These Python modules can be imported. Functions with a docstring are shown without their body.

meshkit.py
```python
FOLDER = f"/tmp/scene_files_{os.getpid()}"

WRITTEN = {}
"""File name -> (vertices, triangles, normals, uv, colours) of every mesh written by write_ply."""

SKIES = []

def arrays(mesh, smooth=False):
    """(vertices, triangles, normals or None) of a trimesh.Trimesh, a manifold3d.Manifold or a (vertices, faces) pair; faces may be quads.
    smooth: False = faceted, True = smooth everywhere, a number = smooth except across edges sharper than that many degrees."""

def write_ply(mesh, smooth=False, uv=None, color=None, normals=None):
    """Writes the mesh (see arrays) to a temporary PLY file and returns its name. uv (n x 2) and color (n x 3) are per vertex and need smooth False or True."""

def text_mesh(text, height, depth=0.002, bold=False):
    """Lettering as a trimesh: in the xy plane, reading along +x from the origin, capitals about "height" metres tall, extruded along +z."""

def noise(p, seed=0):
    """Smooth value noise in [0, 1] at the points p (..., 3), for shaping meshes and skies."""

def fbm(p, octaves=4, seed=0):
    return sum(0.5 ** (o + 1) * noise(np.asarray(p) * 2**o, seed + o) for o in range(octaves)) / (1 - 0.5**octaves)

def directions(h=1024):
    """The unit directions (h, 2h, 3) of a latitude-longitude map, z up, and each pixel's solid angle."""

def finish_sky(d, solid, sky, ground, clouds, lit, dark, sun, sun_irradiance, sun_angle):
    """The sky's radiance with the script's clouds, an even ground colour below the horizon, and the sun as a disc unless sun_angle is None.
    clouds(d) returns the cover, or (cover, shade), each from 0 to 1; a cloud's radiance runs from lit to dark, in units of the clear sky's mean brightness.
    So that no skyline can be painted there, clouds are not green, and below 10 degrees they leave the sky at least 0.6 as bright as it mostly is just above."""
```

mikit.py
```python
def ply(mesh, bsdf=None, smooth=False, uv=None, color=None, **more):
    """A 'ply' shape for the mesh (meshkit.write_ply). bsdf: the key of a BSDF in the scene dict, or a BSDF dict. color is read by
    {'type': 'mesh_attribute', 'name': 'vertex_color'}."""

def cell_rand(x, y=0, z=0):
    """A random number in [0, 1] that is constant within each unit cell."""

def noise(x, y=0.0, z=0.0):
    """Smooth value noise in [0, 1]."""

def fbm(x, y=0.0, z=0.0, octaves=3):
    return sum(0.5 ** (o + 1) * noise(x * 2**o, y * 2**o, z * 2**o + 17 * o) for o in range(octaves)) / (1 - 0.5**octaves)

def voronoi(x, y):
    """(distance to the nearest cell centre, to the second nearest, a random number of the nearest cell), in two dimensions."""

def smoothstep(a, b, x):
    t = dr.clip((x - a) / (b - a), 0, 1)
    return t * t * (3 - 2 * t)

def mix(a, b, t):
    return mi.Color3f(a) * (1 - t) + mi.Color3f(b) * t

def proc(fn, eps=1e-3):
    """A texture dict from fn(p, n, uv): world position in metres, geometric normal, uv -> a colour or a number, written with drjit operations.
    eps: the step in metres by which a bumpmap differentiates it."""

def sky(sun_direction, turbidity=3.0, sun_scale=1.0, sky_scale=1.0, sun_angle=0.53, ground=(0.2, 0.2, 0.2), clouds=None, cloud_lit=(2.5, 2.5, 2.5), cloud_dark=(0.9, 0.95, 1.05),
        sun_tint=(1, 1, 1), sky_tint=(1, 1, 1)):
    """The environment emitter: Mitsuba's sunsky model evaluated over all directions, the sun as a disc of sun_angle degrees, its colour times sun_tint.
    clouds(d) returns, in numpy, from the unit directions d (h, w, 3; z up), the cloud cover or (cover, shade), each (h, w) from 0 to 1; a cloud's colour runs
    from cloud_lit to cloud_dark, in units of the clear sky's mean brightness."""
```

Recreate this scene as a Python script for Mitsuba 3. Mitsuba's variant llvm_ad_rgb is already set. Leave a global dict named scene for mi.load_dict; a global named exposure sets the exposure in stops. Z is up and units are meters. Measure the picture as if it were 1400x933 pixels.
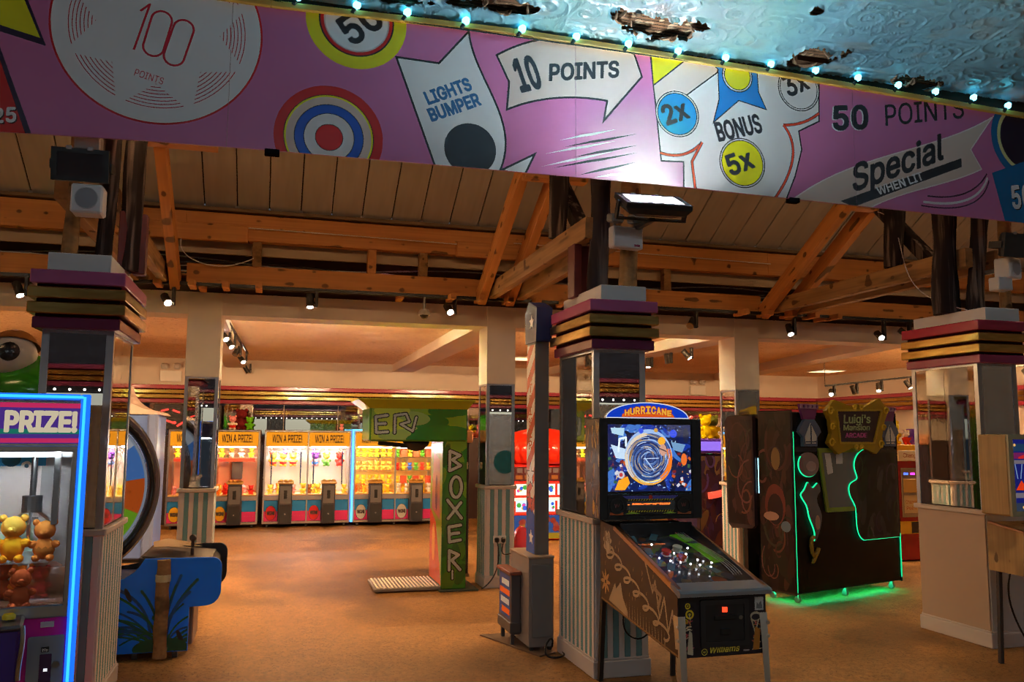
import math, random, numpy as np, trimesh, mitsuba as mi, drjit as dr, mikit, meshkit
import shapely
from shapely.geometry import Polygon, Point, LineString, MultiPolygon, box as sbox
from shapely import affinity
from mikit import noise, fbm, smoothstep, cell_rand
T4 = mi.ScalarTransform4f
rng = np.random.default_rng(7)
random.seed(7)
V = lambda *a: np.array(a, float)

# ------------------------------------------------------------------ camera, sky, exposure
EYE = V(0, 0, 1.8)
FOC = 1150.0                       # focal length in pixels of the 1400 x 933 frame
YAW, PITCH, ROLL = math.radians(15.7), math.radians(6.4), math.radians(0.4)
cy_, sy_, cp_, sp_ = math.cos(YAW), math.sin(YAW), math.cos(PITCH), math.sin(PITCH)
FWD = V(sy_ * cp_, cy_ * cp_, sp_)
R0 = V(cy_, -sy_, 0)
U0 = np.cross(R0, FWD)
RGT = math.cos(ROLL) * R0 + math.sin(ROLL) * U0
UPV = -math.sin(ROLL) * R0 + math.cos(ROLL) * U0
scene = {'type': 'scene'}
labels = {}
scene['camera'] = {'type': 'perspective', 'fov': math.degrees(2 * math.atan(700 / FOC)), 'fov_axis': 'x', 'near_clip': 0.05, 'far_clip': 200,
                   'to_world': T4().look_at(origin=EYE.tolist(), target=(EYE + FWD).tolist(), up=UPV.tolist())}
scene['sky'] = mikit.sky((0.2, -0.8, 0.55), turbidity=5, sun_scale=0.0, sky_scale=1.2, sky_tint=(1.0, 1.0, 1.0))
scene['sky']['sampling_weight'] = 4.0
exposure = 0.08
# strengths of the lamps (radiance of the lit face)
L_SPOT, L_CLAWW, L_FLOOD, L_BULB, L_BATTEN, L_ROOF, L_FRONT = 1000.0, 80.0, 430.0, 8.0, 1150.0, 80.0, 80.0
WARM = V(1.0, 0.62, 0.30)


def at(px, py, x=None, y=None, z=None):
    """The point of the plane x, y or z = const that the photograph shows at a pixel."""
    d = FWD + (px - 700) / FOC * RGT - (py - 466.5) / FOC * UPV
    t = x / d[0] if x is not None else y / d[1] if y is not None else (z - EYE[2]) / d[2]
    return EYE + t * d


# ------------------------------------------------------------------ helpers
def c8(r, g, b):
    c = np.array([r, g, b], float) / 255
    return np.where(c <= 0.04045, c / 12.92, ((c + 0.055) / 1.055) ** 2.4)


def bsdf(name, d, two=True):
    scene[name] = {'type': 'twosided', 'b': d} if two else d




def paint_fn(p, n, uv):
    a = uv.x * 256
    r = dr.floor(a)
    return mi.Color3f(dr.square(r / 255), dr.square(dr.clip((a - r - 0.05) / 0.9, 0, 1)), dr.square(uv.y))


def packed(c):
    q = np.sqrt(np.clip(np.asarray(c, float), 0, 1))
    return np.stack([(np.round(q[:, 0] * 255) + q[:, 1] * 0.9 + 0.05) / 256, q[:, 2]], 1)


VC = mikit.proc(paint_fn)          # plain paint colours, carried by the uv of each mesh
bsdf('matte', {'type': 'diffuse', 'reflectance': VC})
bsdf('satin', {'type': 'principled', 'base_color': VC, 'roughness': 0.42, 'specular': 0.45})
bsdf('lacquer', {'type': 'principled', 'base_color': VC, 'roughness': 0.38, 'specular': 0.2})
bsdf('gloss', {'type': 'principled', 'base_color': VC, 'roughness': 0.16, 'specular': 0.55, 'clearcoat': 0.4, 'clearcoat_gloss': 0.9})
bsdf('metal', {'type': 'principled', 'base_color': VC, 'roughness': 0.27, 'metallic': 1.0})
bsdf('mirror', {'type': 'conductor', 'material': 'none', 'specular_reflectance': {'type': 'rgb', 'value': [0.74, 0.76, 0.76]}})
bsdf('glass', {'type': 'thindielectric', 'int_ior': 1.35}, False)
bsdf('acrylic', {'type': 'thindielectric', 'int_ior': 1.6}, False)
bsdf('black', {'type': 'diffuse', 'reflectance': {'type': 'rgb', 'value': [0.02, 0.02, 0.02]}})
VCM = ('matte', 'satin', 'lacquer', 'gloss', 'metal')
used = {}


def uniq(n):
    k = used.get(n, 0)
    used[n] = k + 1
    return n if k == 0 else f'{n}_{k:03d}'


def clean(m):
    if hasattr(m, 'to_mesh'):
        q = m.to_mesh()
        m = trimesh.Trimesh(q.vert_properties[:, :3], q.tri_verts, process=False)
    return m


def put(key, mesh, mat='matte', col=None, smooth=False, emit=None, uv=None):
    mesh = clean(mesh)
    if mat in VCM or isinstance(col, np.ndarray) and col.ndim == 2:
        if smooth and smooth is not True:
            mesh = trimesh.graph.smooth_shade(mesh, angle=np.radians(smooth), facet_minarea=None)
            smooth = True
        c = np.asarray((0.5, 0.5, 0.5) if col is None else col, float)
        if c.ndim == 1:
            c = np.tile(c, (len(mesh.vertices), 1))
        if emit is not None and isinstance(emit, dict):
            d = mikit.ply(mesh, 'black', smooth=smooth, color=c, uv=uv)
        else:
            d = mikit.ply(mesh, mat, smooth=smooth, uv=packed(c))
    else:
        d = mikit.ply(mesh, mat, smooth=smooth, uv=uv)
    if emit is not None:
        lum = emit['scale'] * 0.3 if isinstance(emit, dict) else float(np.mean(emit))
        d['emitter'] = {'type': 'area', 'radiance': emit if isinstance(emit, dict) else {'type': 'rgb', 'value': [float(v) for v in emit]},
                        'sampling_weight': float(max(0.1, math.sqrt(lum * mesh.area)))}
    scene[key] = d
    return key


def thing(name, label, cat, group=None):
    k = uniq(name)
    labels[k] = {'label': label, 'category': cat}
    if group:
        labels[k]['group'] = group
    return k


def part(parent, name, mesh, mat='matte', col=None, smooth=False, emit=None, label=None, kind=None, uv=None):
    k = uniq(parent + '__' + name)
    put(k, mesh, mat, col, smooth, emit, uv)
    if label or kind:
        labels[k] = {**({'label': label} if label else {}), **({'kind': kind} if kind else {})}
    return k


def solo(name, label, cat, mesh, mat='matte', col=None, smooth=False, emit=None, group=None, kind=None):
    k = thing(name, label, cat, group)
    if kind:
        labels[k]['kind'] = kind
    return put(k, mesh, mat, col, smooth, emit)


def struct(name, mesh, mat='matte', col=None, label=None, smooth=False):
    k = uniq(name)
    labels[k] = {'kind': 'structure', **({'label': label} if label else {})}
    if mesh is not None:
        put(k, mesh, mat, col, smooth)
    return k


def box(x0, x1, y0, y1, z0, z1, b=0.0):
    x0, x1 = sorted((x0, x1)); y0, y1 = sorted((y0, y1)); z0, z1 = sorted((z0, z1))
    if b <= 0:
        m = trimesh.creation.box((x1 - x0, y1 - y0, z1 - z0))
        m.apply_translation(((x0 + x1) / 2, (y0 + y1) / 2, (z0 + z1) / 2))
        return m
    b = min(b, (x1 - x0) * .45, (y1 - y0) * .45, (z1 - z0) * .45)
    p = []
    for i in (0, 1):
        for j in (0, 1):
            for k in (0, 1):
                c = V((x0, x1)[i], (y0, y1)[j], (z0, z1)[k])
                s = V(1 - 2 * i, 1 - 2 * j, 1 - 2 * k) * b
                for a in range(3):
                    q = c + s
                    q[a] = c[a]
                    p.append(q)
    return trimesh.convex.convex_hull(np.array(p))


def frame3(d, up=(0, 0, 1)):
    d = np.asarray(d, float) / np.linalg.norm(d)
    r = np.cross(d, up)
    if np.linalg.norm(r) < 1e-6:
        r = np.cross(d, (0, 1, 0))
    r /= np.linalg.norm(r)
    return r, d, np.cross(r, d)


def beam(p0, p1, w, h, b=0.0, up=(0, 0, 1)):
    """A bar from p0 to p1, w wide and h high about its axis."""
    p0, p1 = np.asarray(p0, float), np.asarray(p1, float)
    l = np.linalg.norm(p1 - p0)
    m = box(-w / 2, w / 2, 0, l, -h / 2, h / 2, b)
    r, d, u = frame3(p1 - p0, up)
    M = np.eye(4)
    M[:3, 0], M[:3, 1], M[:3, 2], M[:3, 3] = r, d, u, p0
    return m.apply_transform(M)


def mat4(o, u, v, n=None):
    u, v = np.asarray(u, float), np.asarray(v, float)
    n = np.cross(u, v) if n is None else n
    M = np.eye(4)
    M[:3, 0], M[:3, 1], M[:3, 2], M[:3, 3] = u, v, n, o
    return M


def cyl(p0, p1, r, n=20, r1=None):
    p0, p1 = np.asarray(p0, float), np.asarray(p1, float)
    l = np.linalg.norm(p1 - p0)
    r1 = r if r1 is None else r1
    m = trimesh.creation.revolve([[0, 0], [r, 0], [r1, l], [0, l]], sections=n)
    a, d, u = frame3(p1 - p0)
    return m.apply_transform(mat4(p0, a, -u, d))


def lathe(prof, n=32, o=(0, 0, 0), axis=(0, 0, 1)):
    m = trimesh.creation.revolve(prof, sections=n)
    a, d, u = frame3(axis)
    return m.apply_transform(mat4(o, a, -u, d))


def tube(pts, r, n=8, closed=False):
    p = np.asarray(pts, float)
    t = np.roll(p, -1, 0) - np.roll(p, 1, 0) if closed else np.gradient(p, axis=0)
    t /= np.linalg.norm(t, axis=1, keepdims=True) + 1e-12
    a = None
    rows = []
    for i in range(len(p)):
        if a is None:
            a = np.cross(t[i], (0, 0, 1) if abs(t[i][2]) < .9 else (1, 0, 0))
        a = a - t[i] * (a @ t[i])
        a /= np.linalg.norm(a)
        b = np.cross(t[i], a)
        ang = np.arange(n) * 2 * np.pi / n
        rr = r[i] if np.ndim(r) else r
        rows.append(p[i] + rr * (np.cos(ang)[:, None] * a + np.sin(ang)[:, None] * b))
    v = np.vstack(rows)
    f = []
    m = len(p)
    for i in range(m if closed else m - 1):
        for j in range(n):
            q = [i * n + j, i * n + (j + 1) % n, ((i + 1) % m) * n + (j + 1) % n, ((i + 1) % m) * n + j]
            f += [[q[0], q[1], q[2]], [q[0], q[2], q[3]]]
    if not closed:
        for base, flip in ((0, True), ((m - 1) * n, False)):
            for j in range(1, n - 1):
                f.append([base, base + j + 1, base + j] if flip else [base, base + j, base + j + 1])
    return trimesh.Trimesh(v, f, process=False)


def curve(pts, n=24):
    """A smooth line through the points."""
    from scipy.interpolate import CubicSpline
    p = np.asarray(pts, float)
    s = np.r_[0, np.cumsum(np.linalg.norm(np.diff(p, axis=0), axis=1))]
    return CubicSpline(s, p)(np.linspace(0, s[-1], n))


def ball(c, r, sub=2):
    m = trimesh.creation.icosphere(subdivisions=sub)
    m.apply_scale(r if np.ndim(r) else (r, r, r))
    return m.apply_translation(c)


def cat(*ms):
    return trimesh.util.concatenate([clean(m) for m in ms])


def polys(g):
    if g.is_empty:
        return []
    return [p for p in getattr(g, 'geoms', [g]) if p.geom_type == 'Polygon' and p.area > 1e-9]


def prism(poly, depth, o=(0, 0, 0), u=(1, 0, 0), v=(0, 0, 1)):
    """The polygon in the plane (u, v) through o, thickened by depth along u x v."""
    ms = [trimesh.creation.extrude_polygon(p, depth, engine='earcut') for p in polys(poly)]
    return cat(*ms).apply_transform(mat4(o, u, v))


def rot2(poly, deg, o='center'):
    return affinity.rotate(poly, deg, origin=o)


_txt = {}


def letters(s, bold=False):
    """The lettering as polygons with capitals 1 high, starting at the origin."""
    if (s, bold) not in _txt:
        m = meshkit.text_mesh(s, 1.0, 0.1, bold)
        f = m.faces[m.face_normals[:, 2] > 0.9]
        tri = m.vertices[f][:, :, :2]
        g = shapely.union_all([Polygon(t).buffer(1e-4) for t in tri if abs(np.cross(t[1] - t[0], t[2] - t[0])) > 1e-9])
        _txt[s, bold] = g
    return _txt[s, bold]


def text(s, p0, p1, h, bold=False, slant=0.0, fat=0.0):
    """Lettering fitted between the ends p0 and p1 of its base line, capitals h high."""
    g = letters(s, bold)
    x0, _, x1, _ = g.bounds
    p0, p1 = V(*p0), V(*p1)
    l = np.linalg.norm(p1 - p0)
    d = (p1 - p0) / l
    n = V(-d[1], d[0])
    sx = l / (x1 - x0)
    g = affinity.translate(g, -x0, 0)
    a, b = d * sx, n * h + d * slant * h
    g = affinity.affine_transform(g, [a[0], b[0], a[1], b[1], p0[0], p0[1]])
    return g.buffer(fat) if fat else g


def art(layers, clip, o, u, v, lift=0.002):
    """Printed polygons (later ones on top) as one coloured sheet in the plane (u, v); returns mesh, colours, uv."""
    u, v = np.asarray(u, float), np.asarray(v, float)
    n = np.cross(u, v)
    cover, vs, fs, cs, k = None, [], [], [], 0
    for poly, col in reversed(layers):
        g = poly.buffer(0).intersection(clip)
        if cover is not None:
            g = g.difference(cover)
        for p in polys(g):
            try:
                vv, ff = trimesh.creation.triangulate_polygon(p, engine='earcut')
            except Exception:
                continue
            if len(ff) == 0:
                continue
            vs.append(vv); fs.append(np.asarray(ff) + k); cs.append(np.tile(col, (len(vv), 1))); k += len(vv)
        cover = poly.buffer(0) if cover is None else shapely.union(cover, poly.buffer(0))
    v2, f, c = np.vstack(vs), np.vstack(fs), np.vstack(cs)
    a, b = v2[f[:, 1]] - v2[f[:, 0]], v2[f[:, 2]] - v2[f[:, 0]]
    flip = a[:, 0] * b[:, 1] - a[:, 1] * b[:, 0] < 0
    f[flip] = f[flip][:, ::-1]
    v3 = np.asarray(o, float) + v2[:, :1] * u + v2[:, 1:] * v + n * lift
    x0, y0, x1, y1 = clip.bounds
    return trimesh.Trimesh(v3, f, process=False), c, (v2 - [x0, y0]) / [x1 - x0, y1 - y0]


def print_on(parent, name, layers, clip, o, u, v, mat='satin', glow=0.0, lift=0.002, label=None):
    m, c, uv = art(layers, clip, o, u, v, lift)
    return part(parent, name, m, mat, c, uv=uv, label=label, emit={'type': 'mesh_attribute', 'name': 'vertex_color', 'scale': float(glow)} if glow else None)


def circ(x, y, r, n=24):
    return Point(x, y).buffer(r, quad_segs=n)


def P2(*pts):
    return Polygon(pts)


def strip(pts, w):
    return LineString(pts).buffer(w / 2, cap_style=2, join_style=2)


BLACK, DARK, GREY, LGREY, WHITE = c8(18, 18, 20), c8(40, 40, 44), c8(110, 110, 115), c8(165, 165, 168), c8(225, 222, 216)
ALU = c8(190, 192, 196)
GOLD = c8(214, 170, 84)


# ------------------------------------------------------------------ surface materials
def pbsdf(name, fn, rough=0.7, spec=0.25, bump=None, metallic=0.0):
    d = {'type': 'principled', 'base_color': mikit.proc(fn), 'roughness': rough, 'specular': spec, 'metallic': metallic}
    if bump:
        d = {'type': 'bumpmap', 't': mikit.proc(bump[0], eps=bump[2] if len(bump) > 2 else 2e-3), 'scale': bump[1], 'b': d}
    bsdf(name, d)


def mix(a, b, t):
    a, b = (tuple(float(q) for q in x) if isinstance(x, np.ndarray) else x for x in (a, b))
    return mikit.mix(a, b, t)


def c3(r, g, b):
    return mi.Color3f(*[float(x) for x in c8(r, g, b)])


def floor_fn(p, n, uv):
    big = fbm(p.x * 0.9 + 3, p.y * 0.9, 0, 4)
    fine = fbm(p.x * 38, p.y * 38, 2, 3)
    worn = smoothstep(0.42, 0.66, fbm(p.x * 0.55 - 7, p.y * 0.4 + 2, 5, 3))
    c = mix(c8(138, 98, 56), c8(168, 122, 70), worn)
    c = mix(c, c8(86, 60, 36), smoothstep(0.5, 0.72, big) * 0.55)
    c = c * (0.72 + 0.56 * fine)
    speck = smoothstep(0.72, 0.86, noise(p.x * 85, p.y * 85, 1))
    return mix(c, c8(70, 52, 40), speck * 0.5)


pbsdf('floor_mat', floor_fn, 0.65, 0.18, (lambda p, n, uv: fbm(p.x * 60, p.y * 60, 0, 2), 0.002, 3e-3))


def wood_colour(a, b, c, base, dark):
    """a runs along the grain."""
    g = fbm(a * 1.3, b * 22, c * 22, 3)
    ring = noise(a * 0.7, b * 60 + 4 * noise(a * 1.1, b * 5, c * 5), c * 60)
    k1 = noise(a * 8, b * 13, c * 13)
    knot = smoothstep(0.80, 0.88, k1)
    col = mix(base, dark, 0.55 * g + 0.25 * ring)
    return mix(col, c8(58, 26, 10), knot * 0.75)


PINE, PINED = c8(212, 146, 84), c8(164, 100, 52)
pbsdf('pine_along_x', lambda p, n, uv: wood_colour(p.x, p.y, p.z, PINE, PINED), 0.6, 0.25)
pbsdf('pine_along_y', lambda p, n, uv: wood_colour(p.y * 0.86 - p.z * 0.5, p.x, p.z * 0.86 + p.y * 0.5, PINE, PINED), 0.6, 0.25)


def rough_fn(p, n, uv):
    c = wood_colour(p.y, p.x, p.z, c8(168, 128, 84), c8(96, 68, 44))
    return mix(c, c8(52, 38, 28), smoothstep(0.55, 0.75, fbm(p.x * 9, p.y * 2, p.z * 9, 3)) * 0.6)


pbsdf('rough_timber', rough_fn, 0.8, 0.15)


def post_fn(p, n, uv):
    s = fbm(p.x * 30, p.y * 30, p.z * 1.6, 3)
    c = mix(c8(34, 29, 31), c8(98, 86, 80), smoothstep(0.45, 0.72, s))
    return mix(c, c8(26, 20, 20), smoothstep(0.5, 0.62, noise(p.x * 16, p.y * 16, p.z * 0.7)))


pbsdf('weathered_post', post_fn, 0.85, 0.1)


def plank_fn(p, n, uv):
    f = fbm(p.x * 26, p.y * 3, p.z * 3, 3)
    s = fbm(p.x * 1.4, p.y * 1.4, 3, 3)
    return mix(c8(172, 164, 156), c8(142, 132, 122), 0.5 * f + 0.5 * s)


pbsdf('roof_plank', plank_fn, 0.6, 0.3)


def woodchip_fn(p, n, uv):
    f = fbm(p.x * 30, p.y * 30, 0, 3)
    s = smoothstep(0.45, 0.7, fbm(p.x * 0.6, p.y * 0.6, 9, 3))
    c = mix(c8(240, 206, 160), c8(226, 186, 138), s)
    return mix(c, c8(176, 126, 86), smoothstep(0.6, 0.8, f) * 0.6)


pbsdf('woodchip', woodchip_fn, 0.55, 0.4, (lambda p, n, uv: fbm(p.x * 34, p.y * 34, 0, 2), 0.008, 4e-3))


def plaster_fn(p, n, uv):
    s = fbm(p.x * 1.2, p.y * 1.2, p.z * 1.5, 3)
    return mix(c8(226, 214, 200), c8(206, 190, 174), s)


pbsdf('plaster', plaster_fn, 0.7, 0.2)


def lath_fn(p, n, uv):
    row = p.y / 0.045
    gap = smoothstep(0.38, 0.46, dr.abs(row - dr.floor(row) - 0.5))
    c = mix(c8(104, 76, 56), c8(58, 40, 30), fbm(p.x * 4, p.y * 30, 0, 3))
    c = mix(c, c8(150, 128, 104), smoothstep(0.62, 0.75, fbm(p.x * 18, p.y * 18, 4, 2)) * 0.6)
    return mix(c, c8(12, 9, 8), gap)


pbsdf('bare_lath', lath_fn, 0.9, 0.1)


def relief_fn(p, n, uv):
    s = fbm(p.x * 1.1, p.y * 1.1, 2, 3)
    st = smoothstep(0.55, 0.8, fbm(p.x * 5, p.y * 5, 7, 3))
    c = mix(c8(104, 150, 168), c8(78, 122, 144), s)
    return mix(c, c8(112, 118, 116), st * 0.5)


pbsdf('relief_paper', relief_fn, 0.35, 0.5)


def brass_fn(p, n, uv):
    return mix(c8(222, 186, 110), c8(176, 138, 72), fbm(p.x * 9, p.y * 9, p.z * 40, 3))


pbsdf('brass', brass_fn, 0.2, 0.5, (lambda p, n, uv: fbm(p.x * 5, p.y * 5, p.z * 7, 2), 0.006, 4e-3), metallic=1.0)


def oldwood_fn(p, n, uv):
    c = wood_colour(p.z * 1.5, p.x * 1.2, p.y * 1.2, c8(206, 170, 112), c8(150, 110, 60))
    return mix(c, c8(110, 76, 42), smoothstep(0.55, 0.7, fbm(p.x * 3, p.y * 3, p.z * 3, 3)) * 0.5)


pbsdf('old_pinewood', oldwood_fn, 0.5, 0.35)

# ------------------------------------------------------------------ the building shell
X0, X1, YF, YB = -8.0, 13.0, -3.0, 18.1
ZC, ZR = 4.90, 3.30                # front ceiling, rear ceiling
struct('floor', box(X0 - 1, X1 + 1, YF - 6, YB + .2, -.2, 0), 'floor_mat')
wb = struct('wall_back', box(X0, X1, YB, YB + .2, 0, 4.4), 'plaster')
wl = struct('wall_left', box(X0 - .2, X0, YF, YB + .2, 0, 7.0), 'plaster')
wr = struct('wall_right', box(X1, X1 + .2, YF, YB + .2, 0, 7.0), 'plaster')
struct('ceiling', box(X0, X1, 10.28, YB, ZR, ZR + .06), 'woodchip', label='peach woodchip ceiling of the rear hall')
PINK, MAROON = c8(176, 84, 128), c8(92, 30, 52)


def fascia(holder, x0, x1, y, sgn, z=2.40):
    """Four boards along a wall: pink, two of brass, maroon."""
    for za, zb, mat, col, out in ((.28, .36, 'gloss', c8(170, 60, 82), .10), (.185, .262, 'brass', None, .11), (.09, .167, 'brass', None, .11), (0, .075, 'gloss', c8(150, 44, 66), .09)):
        part(holder, 'trim_board', box(x0, x1, y, y + sgn * out, z + za, z + zb, .008), mat, col)
    part(holder, 'trim_backing', box(x0, x1, y, y + sgn * .05, z, z + .36), 'matte', c8(40, 16, 20))


fascia(wb, X0 + .12, X1 - .12, YB, -1)
fascia(wr, 0, 0, 0, 0) if False else None
for za, zb, mat, col in ((2.68, 2.76, 'gloss', c8(170, 60, 82)), (2.585, 2.662, 'brass', None), (2.49, 2.567, 'brass', None), (2.40, 2.475, 'gloss', c8(150, 44, 66))):
    for w, x, s in ((wr, X1, -1), (wl, X0, 1)):
        part(w, 'trim_board', box(x, x + s * .1, 10.5, YB, za, zb, .008), mat, col)
# mirror panels above the machines along the back wall
for i in range(19):
    xm = X0 + .5 + i * 1.1
    part(wb, 'mirror_panel', box(xm, xm + 1.085, YB - .02, YB, 1.75, 2.39), 'mirror')
part(wb, 'dark_panel', box(X0, X1, YB - .03, YB - .001, 0, 1.745), 'satin', c8(58, 40, 40))
# downstand beam along the middle columns, cross beams of the rear ceiling
struct('ceiling_beam', box(X0, X1, 9.9, 10.3, 3.12, 3.37), 'plaster', label='white downstand beam carried by the middle columns')
struct('ceiling_beam', box(2.42, 2.86, 10.3, YB, 3.14, ZR), 'plaster', label='white ceiling beam running back from the middle column')
struct('ceiling_beam', box(5.82, 6.22, 10.3, YB, 3.14, ZR), 'plaster', label='white ceiling beam running back from the right-hand column')
struct('ceiling_beam', box(-.98, -.6, 10.3, YB, 3.14, ZR), 'plaster', label='white ceiling beam running back from the left-hand column')
struct('ceiling_beam', beam((8.75, 10.3, 3.22), (10.35, YB, 3.22), .4, .16), 'plaster', label='white slanting ceiling beam beyond the game cabinet')
# roof space behind the timbers
struct('ceiling', box(X0, X1, 10.42, 10.5, 3.37, 4.5), 'matte', c8(110, 92, 76), label='dark back of the roof space')
struct('trim', box(X0, X1, 9.80, 9.84, 3.80, 3.95), 'matte', c8(190, 170, 140), label='cream strip in the roof space')
struct('trim', box(X0, X1, 10.2, 10.36, 3.60, 3.66), 'pine_along_x', label='batten in the roof space')
# the sloping roof: one plank after another
RS = math.tan(math.radians(31))
rf = struct('roof', None)
RY, RZ = 9.62, 4.24
ry1 = 5.98
d_up = V(0, ry1 - RY, (RY - ry1) * RS)
struct('trim', box(X0, X1, 9.55, 10.5, 4.235, 4.27), 'matte', c8(120, 100, 80), label='board closing the roof foot')
xp = X0
pk = 0
while xp < X1:
    w = .342
    q = V(xp + w / 2, RY, RZ + .05 + .004 * math.sin(pk * 2.1))
    part(rf, 'plank', beam(q, q + d_up, w - .012, .02, .003, up=(0, .51, .86)), 'roof_plank')
    pk += 1
    if -3 < xp < 9 and pk % 2:                       # bright clips at the plank feet
        part(rf, 'clip', box(xp - .02, xp + .02, RY - .06, RY - .03, RZ + .02, RZ + .06, .004), 'metal', c8(220, 220, 220))
    xp += w
part(rf, 'roof_board', beam((2.5, RY, RZ + .075), V(2.5, RY, RZ + .075) + d_up, X1 - X0, .01, up=(0, .51, .86)), 'matte', c8(70, 58, 48))
struct('wall_front', box(X0, X1, 6.0, 6.06, 4.80, RZ + (RY - 5.9) * RS + .2), 'matte', c8(60, 52, 46), label='boarded upstand behind the painted banner')
# front: a fascia with the wide entrance under it, piers at its sides, a sky beyond
wf = struct('wall_front', box(X0, X1, YF - .25, YF, 2.45, 5.2), 'matte', c8(70, 66, 70), label='fascia above the wide entrance')
fascia(wf, X0 + .1, X1 - .1, YF, 1, 2.55)
for a, b in ((X0, -5.2), (-.3, .5), (4.2, 5.2), (9.5, X1)):
    part(wf, 'pier', box(a, b, YF - .25, YF, 0, 2.45), 'matte', c8(120, 112, 104))

# ------------------------------------------------------------------ the embossed blue ceiling with its torn patches
struct('ceiling', box(X0, X1, YF, 5.95, ZC + .045, ZC + .1), 'bare_lath', label='bare lath above the torn paper')
PATCH = [(692, 4, .19, .10), (905, 36, .30, .16), (868, 22, .18, .09), (1110, 76, .15, .16), (1262, 112, .20, .09), (1235, 106, .12, .07), (1158, 70, .025, .05), (1116, 14, .05, .06), (545, -4, .2, .07), (975, 86, .16, .05), (640, 2, .14, .05)]
pc = [(*at(a, b, z=ZC)[:2], rx, ry) for a, b, rx, ry in PATCH]


def spiral(px, py, cx, cy, R, turn, ph):
    x, y = px - cx, (py - cy) * turn
    r = np.hypot(x, y) + 1e-6
    th = np.arctan2(y, x)
    k = (np.log(r / R) / 0.22 - th + ph) / (2 * np.pi)
    d = np.abs(k - np.round(k)) * 2
    w = np.exp(-(d / .23) ** 2) * (r < R) * (r > R * .08)
    return w * np.clip((R - r) / (R * .1), 0, 1)


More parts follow.
